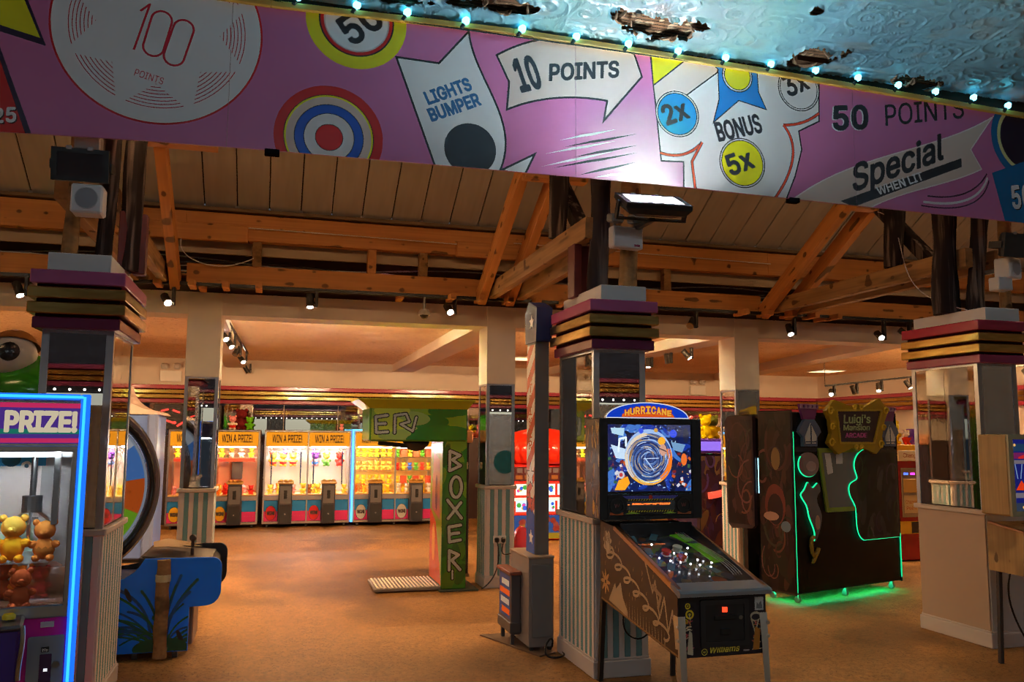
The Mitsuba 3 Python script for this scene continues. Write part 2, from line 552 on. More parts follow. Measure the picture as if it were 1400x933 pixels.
def relief(x, y):
    T = .66
    u, v = np.mod(x, T) / T, np.mod(y + .3 * np.floor(x / T), T) / T
    m = np.minimum(u, 1 - u)
    h = spiral(m, v, .26, .30, .21, 1, .3) + spiral(m, v, .20, .74, .17, -1, 1.1) + .8 * spiral(m, v, .42, .55, .10, 1, 2)
    r = np.hypot(m - .26, v - .30)
    h += np.exp(-((r - .235) / .016) ** 2) * (.6 + .6 * np.cos(34 * np.arctan2(v - .30, m - .26)))
    r = np.hypot(m - .5, v - .02)
    h += .9 * np.exp(-((r - .13 - .035 * np.cos(6 * np.arctan2(v - .02, m - .5))) / .018) ** 2) + .8 * np.exp(-(r / .035) ** 2)
    for a in (.05, .95):
        h += .7 * np.exp(-((v - a) / .012) ** 2)
    h += .7 * np.exp(-((m - .035 - .02 * np.sin(v * 12.6)) / .014) ** 2)
    return h


gx, gy = np.arange(-1.0, 8.2, .0125), np.arange(3.5, 5.93, .0125)
GX, GY = np.meshgrid(gx, gy, indexing='ij')
pts = np.stack([GX, GY, 0 * GX], -1)
torn = np.full(GX.shape, 9.0)
wob = meshkit.fbm(pts * 9, 4, 3) - .5
for cx, cyy, rx, ryy in pc:
    torn = np.minimum(torn, np.hypot((GX - cx) / rx, (GY - cyy) / ryy) + wob * 1.5)
lip = np.exp(-((torn - 1.05) / .16) ** 2)
GZ = ZC - .014 * relief(GX, GY) - .010 * (meshkit.fbm(pts * 1.2, 2, 8) - .5) - lip * (.006 + .03 * meshkit.noise(pts * 17, 5))
ny = len(gy)
idx = np.arange(GX.size).reshape(GX.shape)
keep = (torn[:-1, :-1] > 1) & (torn[1:, 1:] > 1)
q4 = np.stack([idx[:-1, :-1], idx[:-1, 1:], idx[1:, 1:], idx[1:, :-1]], -1)[keep]
vv = np.stack([GX, GY, GZ], -1).reshape(-1, 3)
cp = struct('ceiling', trimesh.Trimesh(vv, np.vstack([q4[:, [0, 1, 2]], q4[:, [0, 2, 3]]]), process=True), 'relief_paper', label='pale blue embossed ceiling paper with torn brown patches', smooth=True)
for a, b, c, d in ((X0, X1, YF, 3.5), (X0, -1.0, 3.5, 5.92), (8.18, X1, 3.5, 5.92)):
    part(cp, 'ceiling_paper', box(a, b, c, d, ZC, ZC + .02), 'relief_paper')
for cx, cyy, rx, ryy in pc[:6]:                      # curled shreds at the torn edges
    for k in range(7):
        a = rng.random() * 6.28
        c = V(cx + rx * math.cos(a) * .85, cyy + ryy * math.sin(a) * .85, ZC - .01)
        d = V(math.cos(a + 1.3), math.sin(a + 1.3), 0) * (.03 + .04 * rng.random())
        part(cp, 'torn_shred', tube(curve([c - d, c + V(0, 0, -.015 - .02 * rng.random()), c + d], 6), [.002, .008, .012, .012, .008, .002], 5), 'matte', c8(112, 92, 76))
c = at(1108, 84, z=ZC + .03)
part(cp, 'ceiling_joist', box(c[0] - .16, c[0] + .13, c[1] - .05, c[1] + .02, ZC + .0, ZC + .044), 'matte', c8(60, 42, 32))

# ------------------------------------------------------------------ pillars and columns
TEAL = c8(104, 150, 156)
CREAM = c8(214, 206, 200)


def dado(k, x0, x1, y0, y1, z0, z1, faces, plain=None):
    """Painted boards, white and teal by turns, on the named faces."""
    t = .012
    for f in faces:
        a, b = (x0, x1) if f in 'fb' else (y0, y1)
        n = 1 if plain and f in plain else max(5, int(round((b - a) / .047)) // 2 * 2 + 1)
        w = (b - a) / n
        for i in range(n):
            col = plain[f] if plain and f in plain else (CREAM, TEAL)[i % 2]
            s, e = a + i * w + .001, a + (i + 1) * w - .001
            m = {'f': (s, e, y0 - t, y0), 'b': (s, e, y1, y1 + t), 'l': (x0 - t, x0, s, e), 'r': (x1, x1 + t, s, e)}[f]
            part(k, 'panel' if n == 1 else 'dado_board', box(*m, z0, z1, .002), 'satin', col)
    part(k, 'plinth_core', box(x0, x1, y0, y1, 0, z1), 'matte', CREAM)
    e = t + .012
    part(k, 'skirting', cat(box(x0 - e, x1 + e, y0 - e, y1 + e, 0, .125, .006), box(x0 - t - .004, x1 + t + .004, y0 - t - .004, y1 + t + .004, .12, .15, .01)), 'satin', c8(196, 188, 184))
    e = t + .022
    part(k, 'ledge', box(x0 - e, x1 + e, y0 - e, y1 + e, z1, z1 + .045, .008), 'satin', c8(196, 182, 172))


def mirrors(k, x0, x1, y0, y1, z0, z1, tw=.04):
    part(k, 'core', box(x0 + .01, x1 - .01, y0 + .01, y1 - .01, z0, z1), 'matte', c8(40, 38, 38))
    for m in (box(x0 + tw, x1 - tw, y0, y0 + .01, z0 + .01, z1 - .02), box(x0 + tw, x1 - tw, y1 - .01, y1, z0 + .01, z1 - .02)):
        part(k, 'mirror', m, 'mirror')
    n = 2 if y1 - y0 > .6 else 1
    for i in range(n):
        a, b = y0 + tw + (y1 - y0 - 2 * tw) * i / n, y0 + tw + (y1 - y0 - 2 * tw) * (i + 1) / n
        part(k, 'mirror', box(x0, x0 + .01, a + .002, b - .002, z0 + .01, z1 - .02), 'mirror')
        part(k, 'mirror', box(x1 - .01, x1, a + .002, b - .002, z0 + .01, z1 - .02), 'mirror')
    for sx, xx in ((1, x0), (-1, x1)):
        for sy, yy in ((1, y0), (-1, y1)):
            m = cat(box(xx - sx * .006, xx + sx * tw, yy - sy * .006, yy + sy * .006, z0, z1), box(xx - sx * .006, xx + sx * .006, yy - sy * .006, yy + sy * tw, z0, z1))
            part(k, 'corner_trim', m, 'metal', ALU)
    part(k, 'top_trim', box(x0 - .006, x1 + .006, y0 - .006, y1 + .006, z1 - .02, z1), 'metal', ALU)


def pillar(cx, label, plain=None, pink=None, low=None):
    k = thing('pillar', label, 'pillar')
    x0, x1, y0, y1 = cx - .21, cx + .21, 6.1, 6.9
    dado(k, x0, x1, y0, y1, 0, 1.13, 'flr', plain)
    mirrors(k, x0, x1, y0, y1, 1.175, 2.47)
    part(k, 'capital_core', box(cx - .25, cx + .25, 6.04, 6.9, 2.475, 2.85), 'matte', c8(48, 22, 26))
    for e, za, zb, mat, col in ((.285, 2.762, 2.852, 'gloss', PINK if pink is None else pink), (.292, 2.665, 2.738, 'brass', None), (.292, 2.564, 2.640, 'brass', None), (.262, 2.47, 2.545, 'gloss', c8(104, 32, 62) if low is None else low)):
        part(k, 'capital_band', box(cx - e, cx + e, 6.275 - e, 6.66 + e, za, zb, .006), mat, col)
    part(k, 'top_block', box(cx - .19, cx + .19, 6.0, 6.88, 2.852, 2.968, .004), 'satin', c8(206, 204, 204))
    return k


P1, P2x, P3 = -1.265, 2.59, 6.255
pillar(P1, 'mirrored pillar with brass and pink capital behind the blue-lit prize machine')
pillar(P2x, 'mirrored pillar with striped base behind the pinball machine')
pillar(P3, 'mirrored pillar with plain beige base at the right edge', {'l': c8(180, 158, 138), 'f': c8(190, 190, 190)}, c8(164, 36, 62), c8(150, 44, 84))


def column(x0, label):
    k = thing('column', label, 'column')
    x1, y0, y1 = x0 + .34, 9.9, 10.3
    part(k, 'shaft', box(x0 - .01, x1 + .01, y0 - .012, y1 + .01, 2.42, 3.37, .004), 'plaster')
    mirrors(k, x0, x1, y0, y1, 1.2, 2.42, .03)
    dado(k, x0, x1, y0, y1, 0, 1.155, 'flr')
    return k


column(-.955, 'white column mirrored below its top, beside the blue wheel game')
colc = column(2.475, 'white mirrored column with twin sockets beside the green boxing machine')
column(5.86, 'white mirrored column behind the black game cabinet')
sk = thing('wall_socket', 'white twin socket with plugs low on the middle column', 'socket')
part(sk, 'face_plate', box(2.56, 2.72, 9.868, 9.886, .52, .61, .006), 'satin', WHITE)
for x in (2.6, 2.68):
    pl = part(sk, 'plug', box(x - .026, x + .026, 9.83, 9.868, .535, .59, .01), 'satin', BLACK)
for (a, b, l) in ((2.60, 2.40, 'black cable hanging from the socket to the floor'), (2.68, 2.95, 'thin black cable looping from the socket towards the red seat')):
    solo('power_cable', l, 'cable', tube(curve([(a, 9.84, .545), (a + .01, 9.8, .4), (a - .03 if b < a else a + .12, 9.79, .2 if b < a else .42), (b, 9.78, .015 if b < a else .36)], 24), .007, 6), 'satin', BLACK)

# a notice board standing in the entrance (seen in the middle column's mirror)
mq = at(690, 632, y=9.9)
md = (mq - EYE) * [1, -1, 1]
mt = (mq[1] + 1.6) / (mq[1] - EYE[1])
mc = mq + md * mt
k = thing('notice_board', 'white notice board with a teal disc standing in the entrance behind the viewer', 'notice board')
part(k, 'board', box(mc[0] - .55, mc[0] + .55, -1.62, -1.58, .35, 2.35, .01), 'satin', WHITE)
part(k, 'teal_disc', prism(circ(-mc[0], mc[2], .30), .006, (0, -1.58, 0), (-1, 0, 0), (0, 0, 1)), 'satin', c8(20, 130, 130))
part(k, 'leg', cat(box(mc[0] - .5, mc[0] - .44, -1.63, -1.57, 0, .36), box(mc[0] + .44, mc[0] + .5, -1.63, -1.57, 0, .36)), 'satin', GREY)
part(k, 'foot', cat(box(mc[0] - .52, mc[0] - .42, -1.85, -1.35, 0, .03), box(mc[0] + .42, mc[0] + .52, -1.85, -1.35, 0, .03)), 'satin', GREY)

# ------------------------------------------------------------------ roof timbers
TY = 9.6
for x0, x1, lab in ((X0, -1.17, 'lower timber of the roof girder left of the first truss'), (-.97, 2.36, 'lower timber of the roof girder between the two left trusses'), (2.56, 6.08, 'lower timber of the roof girder between the two right trusses'), (6.28, X1, 'lower timber of the roof girder beyond the right truss')):
    solo('timber_beam', lab, 'beam', box(x0, x1, TY, TY + .12, 3.415, 3.64, .006), 'pine_along_x')
for x0, x1, lab in ((X0, -1.0, 'upper timber of the roof girder at the far left'), (-1.0, 2.46, 'upper timber of the roof girder left of the middle truss'), (2.46, 6.2, 'upper timber of the roof girder right of the middle truss'), (6.2, X1, 'upper timber of the roof girder at the far right')):
    solo('timber_beam', lab, 'beam', box(x0, x1, TY, TY + .12, 3.92, 4.22, .006), 'pine_along_x')
for x0, x1, lab in ((-1.6, -.35, 'short splice timber on the upper beam at the left truss'), (2.0, 2.75, 'short splice timber on the upper beam at the middle truss')):
    solo('splice_timber', lab, 'beam', box(x0, x1, TY - .07, TY, 3.89, 4.07, .006), 'pine_along_x')
for x, lab in ((-1.75, 'short post between the girder timbers at the far left'), (-.25, 'dark short post nearest the left truss'), (1.02, 'orange short post midway along the left girder'), (1.62, 'dark short post near the middle truss'), (2.95, 'short post just right of the middle pillar'), (4.75, 'dark short post midway along the right girder'), (7.6, 'short post beyond the right truss')):
    solo('short_post', lab, 'post', box(x - .05, x + .05, TY + .01, TY + .11, 3.64, 3.92, .004), 'pine_along_y' if 'dark' not in lab else 'rough_timber')
TR = ((-1.07, 'left'), (2.42, 'middle'), (6.2, 'right'))
for x, w in TR:
    for dx, dl in ((-.12, 'nearer'), (.22, 'farther')) if w != 'left' else ((-.0, 'single'), ):
        a = V(x + dx, 9.56, 3.40)
        solo('rafter', f'orange pine rafter rising at the {w} truss, the {dl} one', 'rafter', beam(a, a + V(0, -2.5, 2.5 * math.tan(math.radians(30.5))), .10, .19, .006, up=(0, .5, .86)), 'pine_along_y')
    for dx, mat, l2 in ((.0 if w != 'left' else -.12, 'rough_timber', 'front'), (.34 if w != 'left' else -.40, 'rough_timber', 'back')):
        solo('tie_beam', f'rough brown tie beam of the {w} truss, the {l2} one of its pair', 'beam', cat(beam((x + dx, 6.28, 3.485), (x + dx, 9.58, 3.485), .09, .18, .006)), mat)
    solo('collar_timber', f'short pine collar across the rafters of the {w} truss', 'beam', box(x - .15, x + .5, 7.62, 7.76, 4.3, 4.46, .006), 'pine_along_x')
    if w != 'left':
        solo('strut', f'dark leaning strut under the collar of the {w} truss', 'strut', beam((x + .2, 7.7, 4.36), (x + .22, 6.95, 3.56), .12, .13, .008, up=(1, 0, 0)), 'weathered_post')
    solo('maroon_post', f'maroon painted post carrying the tie beam of the {w} truss', 'post', cat(box(x - .06, x + .01, 6.5, 6.66, 2.95, 3.40, .006), box(x + .03, x + .12, 6.56, 6.66, 2.95, 3.40, .006)), 'satin', c8(84, 34, 32))
    for i in range(5):
        xx = x - .5 + i * .34
        solo('joist_end', f'{("first", "second", "third", "fourth", "fifth")[i]} joist end from the left under the girder at the {w} truss', 'joist end', box(xx - .035, xx + .035, 9.3, 9.6, 3.345, 3.41, .004), 'pine_along_y', group=f'joist ends at the {w} truss')
for x, l in ((.1 - .9, 'near the left-hand column'), (1.35, 'near the dome camera'), (4.2, 'above the black spotlight'), (7.0, 'beside the right-hand spotlight')):
    solo('joist_end', f'lone joist end under the girder {l}', 'joist end', box(x - .035, x + .035, 9.5, 9.75, 3.345, 3.41, .004), 'pine_along_y')
# posts standing on the pillars
POST = [(P1, -.10, .045, 6.16, 'pale peeling pole', .0), (P1, .10, .06, 6.22, 'grey weathered pole', .0), (P1, .2, .07, 6.55, 'dark pole', .05),
        (P2x, -.10, .085, 6.3, 'thick black pole', .05), (P2x, .12, .075, 6.2, 'pale weathered pole under the white lamp box', .06), (P2x, -.17, .085, 7.1, 'dark purple pole', .0),
        (P3, -.17, .11, 6.45, 'thick dark pole', .0), (P3, .01, .075, 6.3, 'grey leaning pole', .22), (P3, .2, .055, 6.15, 'pale pole', .1), (P3, -.05, .10, 7.3, 'dark leaning pole beyond the tie beam', .22)]
for cx, dx, r, y, l, lean in POST:
    z0 = 2.965 if 'beyond' not in l and 'purple' not in l else 3.58
    n = 22
    zz = np.linspace(z0, 5.3, 16)
    path = np.stack([cx + dx + lean * (zz - z0) / 2 + .012 * np.sin(zz * 3 + dx * 30), np.full(16, y) + .01 * np.cos(zz * 4), zz], 1)
    where = {P1: 'left', P2x: 'middle', P3: 'right'}[cx]
    m = tube(path, r * (1 + .08 * np.sin(zz * 5 + dx * 9)), n)
    m.vertices += (meshkit.fbm(m.vertices * [14, 14, 2], 3, 2)[:, None] - .5) * (m.vertices - np.repeat(path, n, 0)) * .5
    solo('timber_pole', f'{l} standing on the {where} pillar' if z0 < 3 else f'{l} at the {where} truss', 'pole', m, 'rough_timber' if l.startswith('pale') else 'weathered_post', smooth=40)
# thin pale cables along the timbers
solo('cable', 'pale thin cable strung along the upper timber beam', 'cable', tube(curve([(-1.0, 9.56, 4.06), (.8, 9.55, 4.05), (2.3, 9.54, 4.03)], 30), .006, 5), 'satin', c8(210, 200, 186))
solo('cable', 'pale thin cable along the upper timber right of the middle pillar', 'cable', tube(curve([(2.7, 9.56, 4.10), (4.6, 9.55, 4.08), (6.2, 9.54, 4.06)], 30), .006, 5), 'satin', c8(210, 200, 186))
solo('cable', 'white cable drooping from the right truss to the right pillar', 'cable', tube(curve([at(1200, 290, y=7.6), at(1238, 365, y=7.0), at(1255, 395, y=6.8), at(1290, 415, y=6.5), at(1322, 424, y=6.2)], 40), .005, 5), 'satin', c8(200, 192, 190))
solo('cable', 'white cable looped over the girder left of its first short post', 'cable', tube(curve([(-1.02, 9.54, 3.95), (-.96, 9.54, 3.70), (-.88, 9.54, 3.655), (-.4, 9.54, 3.66), (-.28, 9.54, 3.72)], 30), .006, 5), 'satin', c8(220, 214, 206))
for i in range(5):
    y, z = 10.05 + .05 * i, 3.68 + .05 * (i % 3)
    solo('cable', ('pale', 'dark')[i % 2] + ' loose cable lying in the roof space behind the girder', 'cable', tube(curve([(x, y, z + .05 * math.sin(x * 1.7 + i * 2)) for x in np.arange(-3, 8.1, 1.1)], 60), .009, 5), 'satin', (c8(190, 190, 190), c8(60, 60, 64))[i % 2], group=('pale', 'dark')[i % 2] + ' cables in the roof space')
pinkl = solo('tube_lamp', 'small pink tube lamp glowing in the roof space', 'lamp', cyl((1.2, 10.0, 3.70), (1.55, 10.0, 3.68), .018, 10), 'black', emit=c8(255, 140, 160) * 1.5)

# ------------------------------------------------------------------ the painted banner
BY = 5.9
bn = thing('banner', 'long pink painted banner with pinball targets and lettering hung across the hall', 'banner')


def b(px, py):
    q = at(px, py, y=BY)
    return (q[0], q[2])


def bp(*pts):
    return Polygon([b(*p) for p in pts])


def bsm(*pts, n=40):
    return curve([b(*p) for p in pts], n)


top_px = [(-60, -78), (150, -35), (370, 11), (700, 48.5), (840, 70), (1020, 98), (1185, 126), (1400, 162.5), (1460, 173)]
bot_px = [(-60, 175), (0, 180), (200, 192.5), (374, 206), (640, 229), (900, 252), (1140, 278), (1400, 305), (1460, 311)]
tops, bots = [b(*p) for p in top_px], [b(*p) for p in bot_px]
tops[0] = (tops[0][0], 4.80); tops[1] = (tops[1][0], 4.80)
full = Polygon(tops + bots[::-1])
PK, BEI, INK, OFF = c8(206, 116, 166), c8(224, 200, 188), c8(36, 34, 40), c8(232, 230, 232)
RED, BLU, YEL, LBL = c8(206, 38, 36), c8(42, 92, 196), c8(232, 222, 26), c8(40, 124, 204)
LY = [(full, PK)]
PXM = 0.0052                          # metres per photograph pixel at the banner, for line widths


def line(pts, w, col=INK, smooth=False):
    q = bsm(*pts) if smooth else [b(*p) for p in pts]
    LY.append((LineString(q).buffer(w * PXM / 2, cap_style=2), col))


def shape(pts, col, w=1.6, ink=INK):
    g = bp(*pts) if isinstance(pts, list) else pts
    if w:
        LY.append((g.buffer(w * PXM / 2, join_style=2), ink))
        g = g.buffer(-w * PXM / 2)
    LY.append((g, col))


def disc(px, py, rpx, col):
    c = b(px, py)
    r = (b(px + rpx, py)[0] - b(px - rpx, py)[0]) / 2
    LY.append((circ(*c, r, 32), col))
    return c, r


def word(s, p0, p1, hpx, col, bold=False, slant=0., fat=0., dx=0, dy=0):
    m = ((p0[0] + p1[0]) / 2, (p0[1] + p1[1]) / 2)
    h = abs(b(m[0], m[1] - hpx)[1] - b(*m)[1])
    LY.append((text(s, b(p0[0] + dx, p0[1] + dy), b(p1[0] + dx, p1[1] + dy), h, bold, slant, fat + (.0035 if bold and not fat else 0)), col))


# yellow corner and red flag at the far left
shape([(-60, -60), (15, -60), (63, 63), (0, 43), (-60, 24)], c8(40, 14, 50), 0)
shape([(-60, -60), (9, -60), (55, 52), (0, 34), (-60, 15)], YEL, 0)
shape([(-60, 20), (0, 64), (44, 186), (-60, 182)], c8(40, 14, 50), 0)
shape([(-60, 60), (0, 82), (37, 190), (-60, 185)], RED, 0)
for d, c in ((1.5, c8(60, 10, 20)), (0, OFF)):
    word('25', (-9, 168), (22, 166), 19, c, True, .12, .002, d, d)
# 100 points disc
cc, rr = disc(217.5, 39, 147, c8(206, 34, 44))
disc(217.5, 39, 144, OFF)
star = Polygon([(cc[0] + rr * (.90 if i % 2 == 0 else .57) * math.cos(-math.pi / 2 + math.pi / 8 + i * math.pi / 8), cc[1] + rr * (.90 if i % 2 == 0 else .57) * math.sin(-math.pi / 2 + math.pi / 8 + i * math.pi / 8)) for i in range(16)])
rings = shapely.union_all([circ(*cc, rr * q).difference(circ(*cc, rr * q - 1.1 * PXM)) for q in (.83, .795, .76, .725, .69, .655, .62, .585)])
LY.append((rings.difference(star.buffer(.004)), c8(190, 40, 60)))
RR = c8(204, 40, 60)
line([(192, 15), (205, 6), (183, 68)], 2.8, RR)
for (a, d) in (((221, 28), (210, 64)), ((251, 40), (238, 77))):
    q = LineString([b(*a), b(*d)])
    LY.append((q.buffer(14 * PXM).difference(q.buffer(11.2 * PXM)), RR))
word('POINTS', (183, 103), (222, 116), 9.5, RR)
# 50 disc and target
for r_, c in ((69, YEL), (51.5, INK), (49.5, RED), (45, c8(190, 170, 176)), (43, OFF)):
    disc(488, 29, r_, c)
word('50', (483, 62), (527, 32), 37, INK, True, 0, .004)
for r_, c in ((75, RED), (62, INK), (61, YEL), (58.5, BEI), (48, INK), (47, BLU), (35, INK), (34, OFF), (19.5, INK), (18.5, c8(222, 40, 40))):
    disc(450, 188, r_, c)
# lights bumper flag
shape(Polygon([b(541.8, 78), b(600, 86.6), b(641, 43)] + [tuple(q) for q in bsm((641, 43), (668, 120), (691, 190), (690, 212), (680, 240), n=30)] + [b(600, 242)]), OFF, 3)
disc(643, 204, 35.5, INK)
for s, p0, p1 in (('LIGHTS', (586, 143), (646, 122)), ('BUMPER', (590.5, 166), (658, 143))):
    word(s, p0, p1, 16.5, c8(52, 104, 156), True)
shape([(685, 233), (731, 211), (717, 240)], OFF, 3)
# arrow with 10 points
shape(Polygon([b(679, 75.5)] + [tuple(q) for q in bsm((679, 75.5), (706, 63), (740, 54), (800, 54), (867, 74), n=24)] + [b(877.6, 105), b(825.5, 165), b(830, 138)] + [tuple(q) for q in bsm((830, 138), (789, 133.5), (732, 138), (693, 150), n=24)] + [b(696, 112)]), BEI, 3)
word('10', (713, 125), (742, 118), 42, INK, True, 0, .006)
word('POINTS', (751, 110), (846, 105), 21, DARK, True, .2)
# speed lines
for a, d, col in (((765, 192), (842, 177), 1), ((770, 201.5), (871, 183), 0), ((745, 210.5), (841, 193), 1), ((784, 215), (871, 198.7), 0), ((740, 228), (841, 206.5), 1), ((755, 230), (871, 209), 0), ((790, 240), (869, 222), 0), ((812, 243), (868, 235), 1)):
    m1, m2 = (a[0] * .6 + d[0] * .4, a[1] * .6 + d[1] * .4 - 2), (a[0] * .4 + d[0] * .6, a[1] * .4 + d[1] * .6 + 2)
    shape([a, m1, d, m2], (INK, OFF)[col], 0)
# bonus panel
shape([(888.7, 70), (1119.7, 105), (1119.7, 166), (1092, 179.5), (1096, 205), (1087, 241), (1072, 280), (935, 270), (934.5, 221.5), (904, 220)], OFF, 2.4)
for pts, sm in (([(902.5, 209), (930, 212), (960, 194.6)], True), ([(960, 194.6), (946, 221), (951, 262)], False), ([(1119.7, 155), (1092, 169), (1071, 171)], True), ([(1071, 171), (1084, 203), (1078, 238), (1056, 276)], True)):
    line(pts, 5, INK, sm)
    line(pts, 3.4, c8(224, 70, 46), sm)
shape([(933, 70), (985, 70), (981, 99), (943, 127), (899, 160), (893, 117)], BEI, 2)
shape([(888.7, 60), (940, 80), (933, 85.5), (893, 117)], YEL, 2)
shape([(975, 88), (1035, 98), (1037, 126), (1047.7, 150), (1010, 137.6), (975, 168), (983, 136), (981.6, 95)], LBL, 1.6)
for x, y, r_, c in ((1008, 104, 19.5, YEL), (926, 156, 28.5, LBL), (1015, 223, 30, c8(236, 222, 20)), (1092, 121, 27, OFF)):
    disc(x, y, r_ + 1.2, INK); disc(x, y, r_, OFF); disc(x, y, r_ - 1.4, INK); disc(x, y, r_ - 2.4, c)
for s, p0, p1, h in (('2x', (912, 171), (943, 160), 25), ('5x', (1000, 240), (1032, 228), 26), ('3x', (1079, 132), (1107, 120), 26)):
    word(s, p0, p1, h, INK, True)
word('BONUS', (983, 193), (1043, 180), 24, INK, True)
# 50 points, special when lit
for d, c in ((-1.6, OFF), (0, INK)):
    word('50', (1140, 177), (1187, 175), 30, c, True, .15, .006, d, -d * .6)
word('POINTS', (1211, 172), (1318, 161), 27, INK, False, .2, .002)
shape(Polygon([tuple(q) for q in bsm((1080, 276), (1144, 238), (1255, 201), (1357, 160), n=30)] + [b(1327, 204.7), b(1342, 231.5)] + [tuple(q) for q in bsm((1342, 231.5), (1262, 258), (1191, 283.5), (1170, 296), n=20)]), BEI, 2, c8(240, 226, 224))
shape([(1149, 275), (1314.6, 216.4), (1314.6, 228.5), (1167, 283)], INK, 0)
word('WHEN LIT', (1201, 267), (1263, 245.5), 11, OFF, True, 0., .0008)
word('Special', (1166, 262), (1290, 217), 32, INK, True, .45, .003)
for pts, w, c in (([(1268, 268), (1300, 269), (1330, 259), (1349, 238)], 2.6, c8(60, 20, 50)), ([(1262, 276), (1300, 278), (1335, 266), (1350, 243)], 4, OFF), ([(1259, 281), (1300, 284.5), (1338, 272), (1352, 247)], 2.2, c8(60, 20, 50))):
    line(pts, w, c, True)
for r_, c in ((46, c8(30, 104, 160)), (38, c8(214, 214, 150)), (34, c8(34, 12, 40))):
    disc(1402, 190, r_, c)
shape([(1356, 236.5), (1400, 221), (1460, 215), (1460, 320), (1376, 310)], c8(22, 104, 160), 0)
for d, c in ((1.4, INK), (0, OFF)):
    word('50', (1385, 285), (1412, 282), 29, c, True, .1, .003, d, d)
xs = [full.bounds[0]] + [b(x, 150)[0] for x in (312, 787, 1166)] + [full.bounds[2]]
for i in range(4):
    clip = full.intersection(sbox(xs[i] + .0015, 3, xs[i + 1] - .0015, 6))
    pn = part(bn, 'panel', prism(clip, .012, (0, BY + .013, 0), (1, 0, 0), (0, 0, 1)), 'satin', c8(180, 120, 150))
    print_on(pn, 'print', LY, clip, (0, BY, 0), (1, 0, 0), (0, 0, 1), 'satin', lift=.001)
for (x0, z0), (x1, z1) in zip(tops[:-1], tops[1:]):
    part(bn, 'top_moulding', cat(beam((x0, BY - .012, z0 + .022), (x1 + .004, BY - .012, z1 + .022), .05, .044, .006), beam((x0, BY - .03, z0 + .004), (x1, BY - .03, z1 + .004), .02, .016, .004)), 'satin', c8(206, 158, 70))
for x in (1086, 372):
    q = b(x, np.interp(x, *zip(*bot_px)))
    part(bn, 'hanger_clip', box(q[0] - .05, q[0] + .05, BY - .01, BY + .05, q[1] - .03, q[1] + .01, .004), 'matte', BLACK)

# ------------------------------------------------------------------ string of blue-green lamps along the banner's top
sl = thing('string_lights', 'string of glowing blue-green bulbs on a black cable along the top of the banner', 'string lights')
BPX = [(407, -16), (487, 3), (556, 10), (636, 20), (713, 33), (787, 46), (858, 57), (926, 66), (991, 78), (1053, 88), (1114, 98), (1172, 108), (1227, 118), (1278, 127), (1330, 135), (1377, 146)]
cpts = []
for i, (x, y) in enumerate(BPX):
    q = at(x, y, y=BY - .05)
    q[2] = min(q[2], ZC - .035)
    d = V(.35, -.25, .6); d /= np.linalg.norm(d)
    part(sl, 'socket', cyl(q - d * .055, q - d * .012, .015, 10), 'satin', c8(14, 30, 26))
    part(sl, 'bulb', lathe([[0, -.02], [.016, -.016], [.029, 0], [.030, .016], [.018, .038], [0, .046]], 12, q, d), 'black', smooth=True, emit=V(.10, .75, 1.0) * L_BULB)
    cpts.append(q - d * .06)
part(sl, 'cable', tube(curve([at(330, -30, y=BY - .05) - V(0, 0, .05)] + cpts + [at(1440, 158, y=BY - .05)], 120), .006, 6), 'satin', c8(12, 26, 24))
# warm bulbs on the fascia above the entrance (seen in the mirrors)
sf = thing('string_lights', 'string of small white bulbs along the fascia above the entrance', 'string lights')
part(sf, 'cable', tube([(x, YF + .14, 2.52) for x in np.linspace(X0 + .3, X1 - .3, 30)], .006, 5), 'satin', BLACK)
part(sf, 'bulbs', cat(*[ball((x, YF + .15, 2.49), .022, 1) for x in np.arange(X0 + .4, X1 - .3, .22)]), 'black', emit=(5, 4.6, 3.9), kind='stuff')

# ------------------------------------------------------------------ floodlight, lamp boxes, loudspeakers on the pillars


def rotx(m, deg, o):
    return m.apply_transform(trimesh.transformations.rotation_matrix(math.radians(deg), (1, 0, 0), o))


def rotz(m, deg, o=(0, 0, 0)):
    return m.apply_transform(trimesh.transformations.rotation_matrix(math.radians(deg), (0, 0, 1), o))


def floodlight(c, tilt, turn, w, label, arm, on=0.0):
    """Built facing up (+z), tipped towards the entrance by tilt."""
    k = thing('floodlight', label, 'floodlight')
    h = w * .62

    def fin(m):
        m = rotx(m, tilt, (0, 0, 0))
        m = rotz(m, turn)
        return m.apply_translation(c)
    hull = trimesh.convex.convex_hull(np.array([(x * w / 2 * s, y * h / 2 * s, z) for x in (-1, 1) for y in (-1, 1) for s, z in ((1, 0), (1, -.025), (.86, -.075), (.5, -.105))]))
    part(k, 'housing', fin(hull), 'satin', c8(22, 24, 26))
    fr = sbox(-w / 2, -h / 2, w / 2, h / 2).difference(sbox(-w * .4, -h * .36, w * .4, h * .36))
    part(k, 'bezel', fin(prism(fr, .014, (0, 0, 0), (1, 0, 0), (0, 1, 0))), 'satin', c8(30, 32, 34))
    part(k, 'lamp_glass', fin(box(-w * .4, w * .4, -h * .36, h * .36, .001, .007)), 'black' if on else 'gloss', c8(30, 30, 34), emit=V(.86, 1.0, .98) * on if on else None)
    part(k, 'bracket', fin(cat(box(-w * .54, -w * .51, -.03, .03, -.14, -.01), box(w * .51, w * .54, -.03, .03, -.14, -.01), box(-w * .54, w * .54, -.03, .03, -.15, -.14))), 'satin', c8(30, 30, 32))
    part(k, 'arm', beam(V(*c) + V(0, .02, -.14 if tilt < 90 else 0), V(arm[0], arm[1], c[2] - (.14 if tilt < 90 else 0)), .04, .03), 'satin', c8(34, 34, 36))
    for x in (-w * .25, w * .12):
        part(k, 'clip', fin(box(x, x + .035, h / 2 - .01, h / 2 + .014, -.01, .018, .003)), 'metal', ALU)
    return k


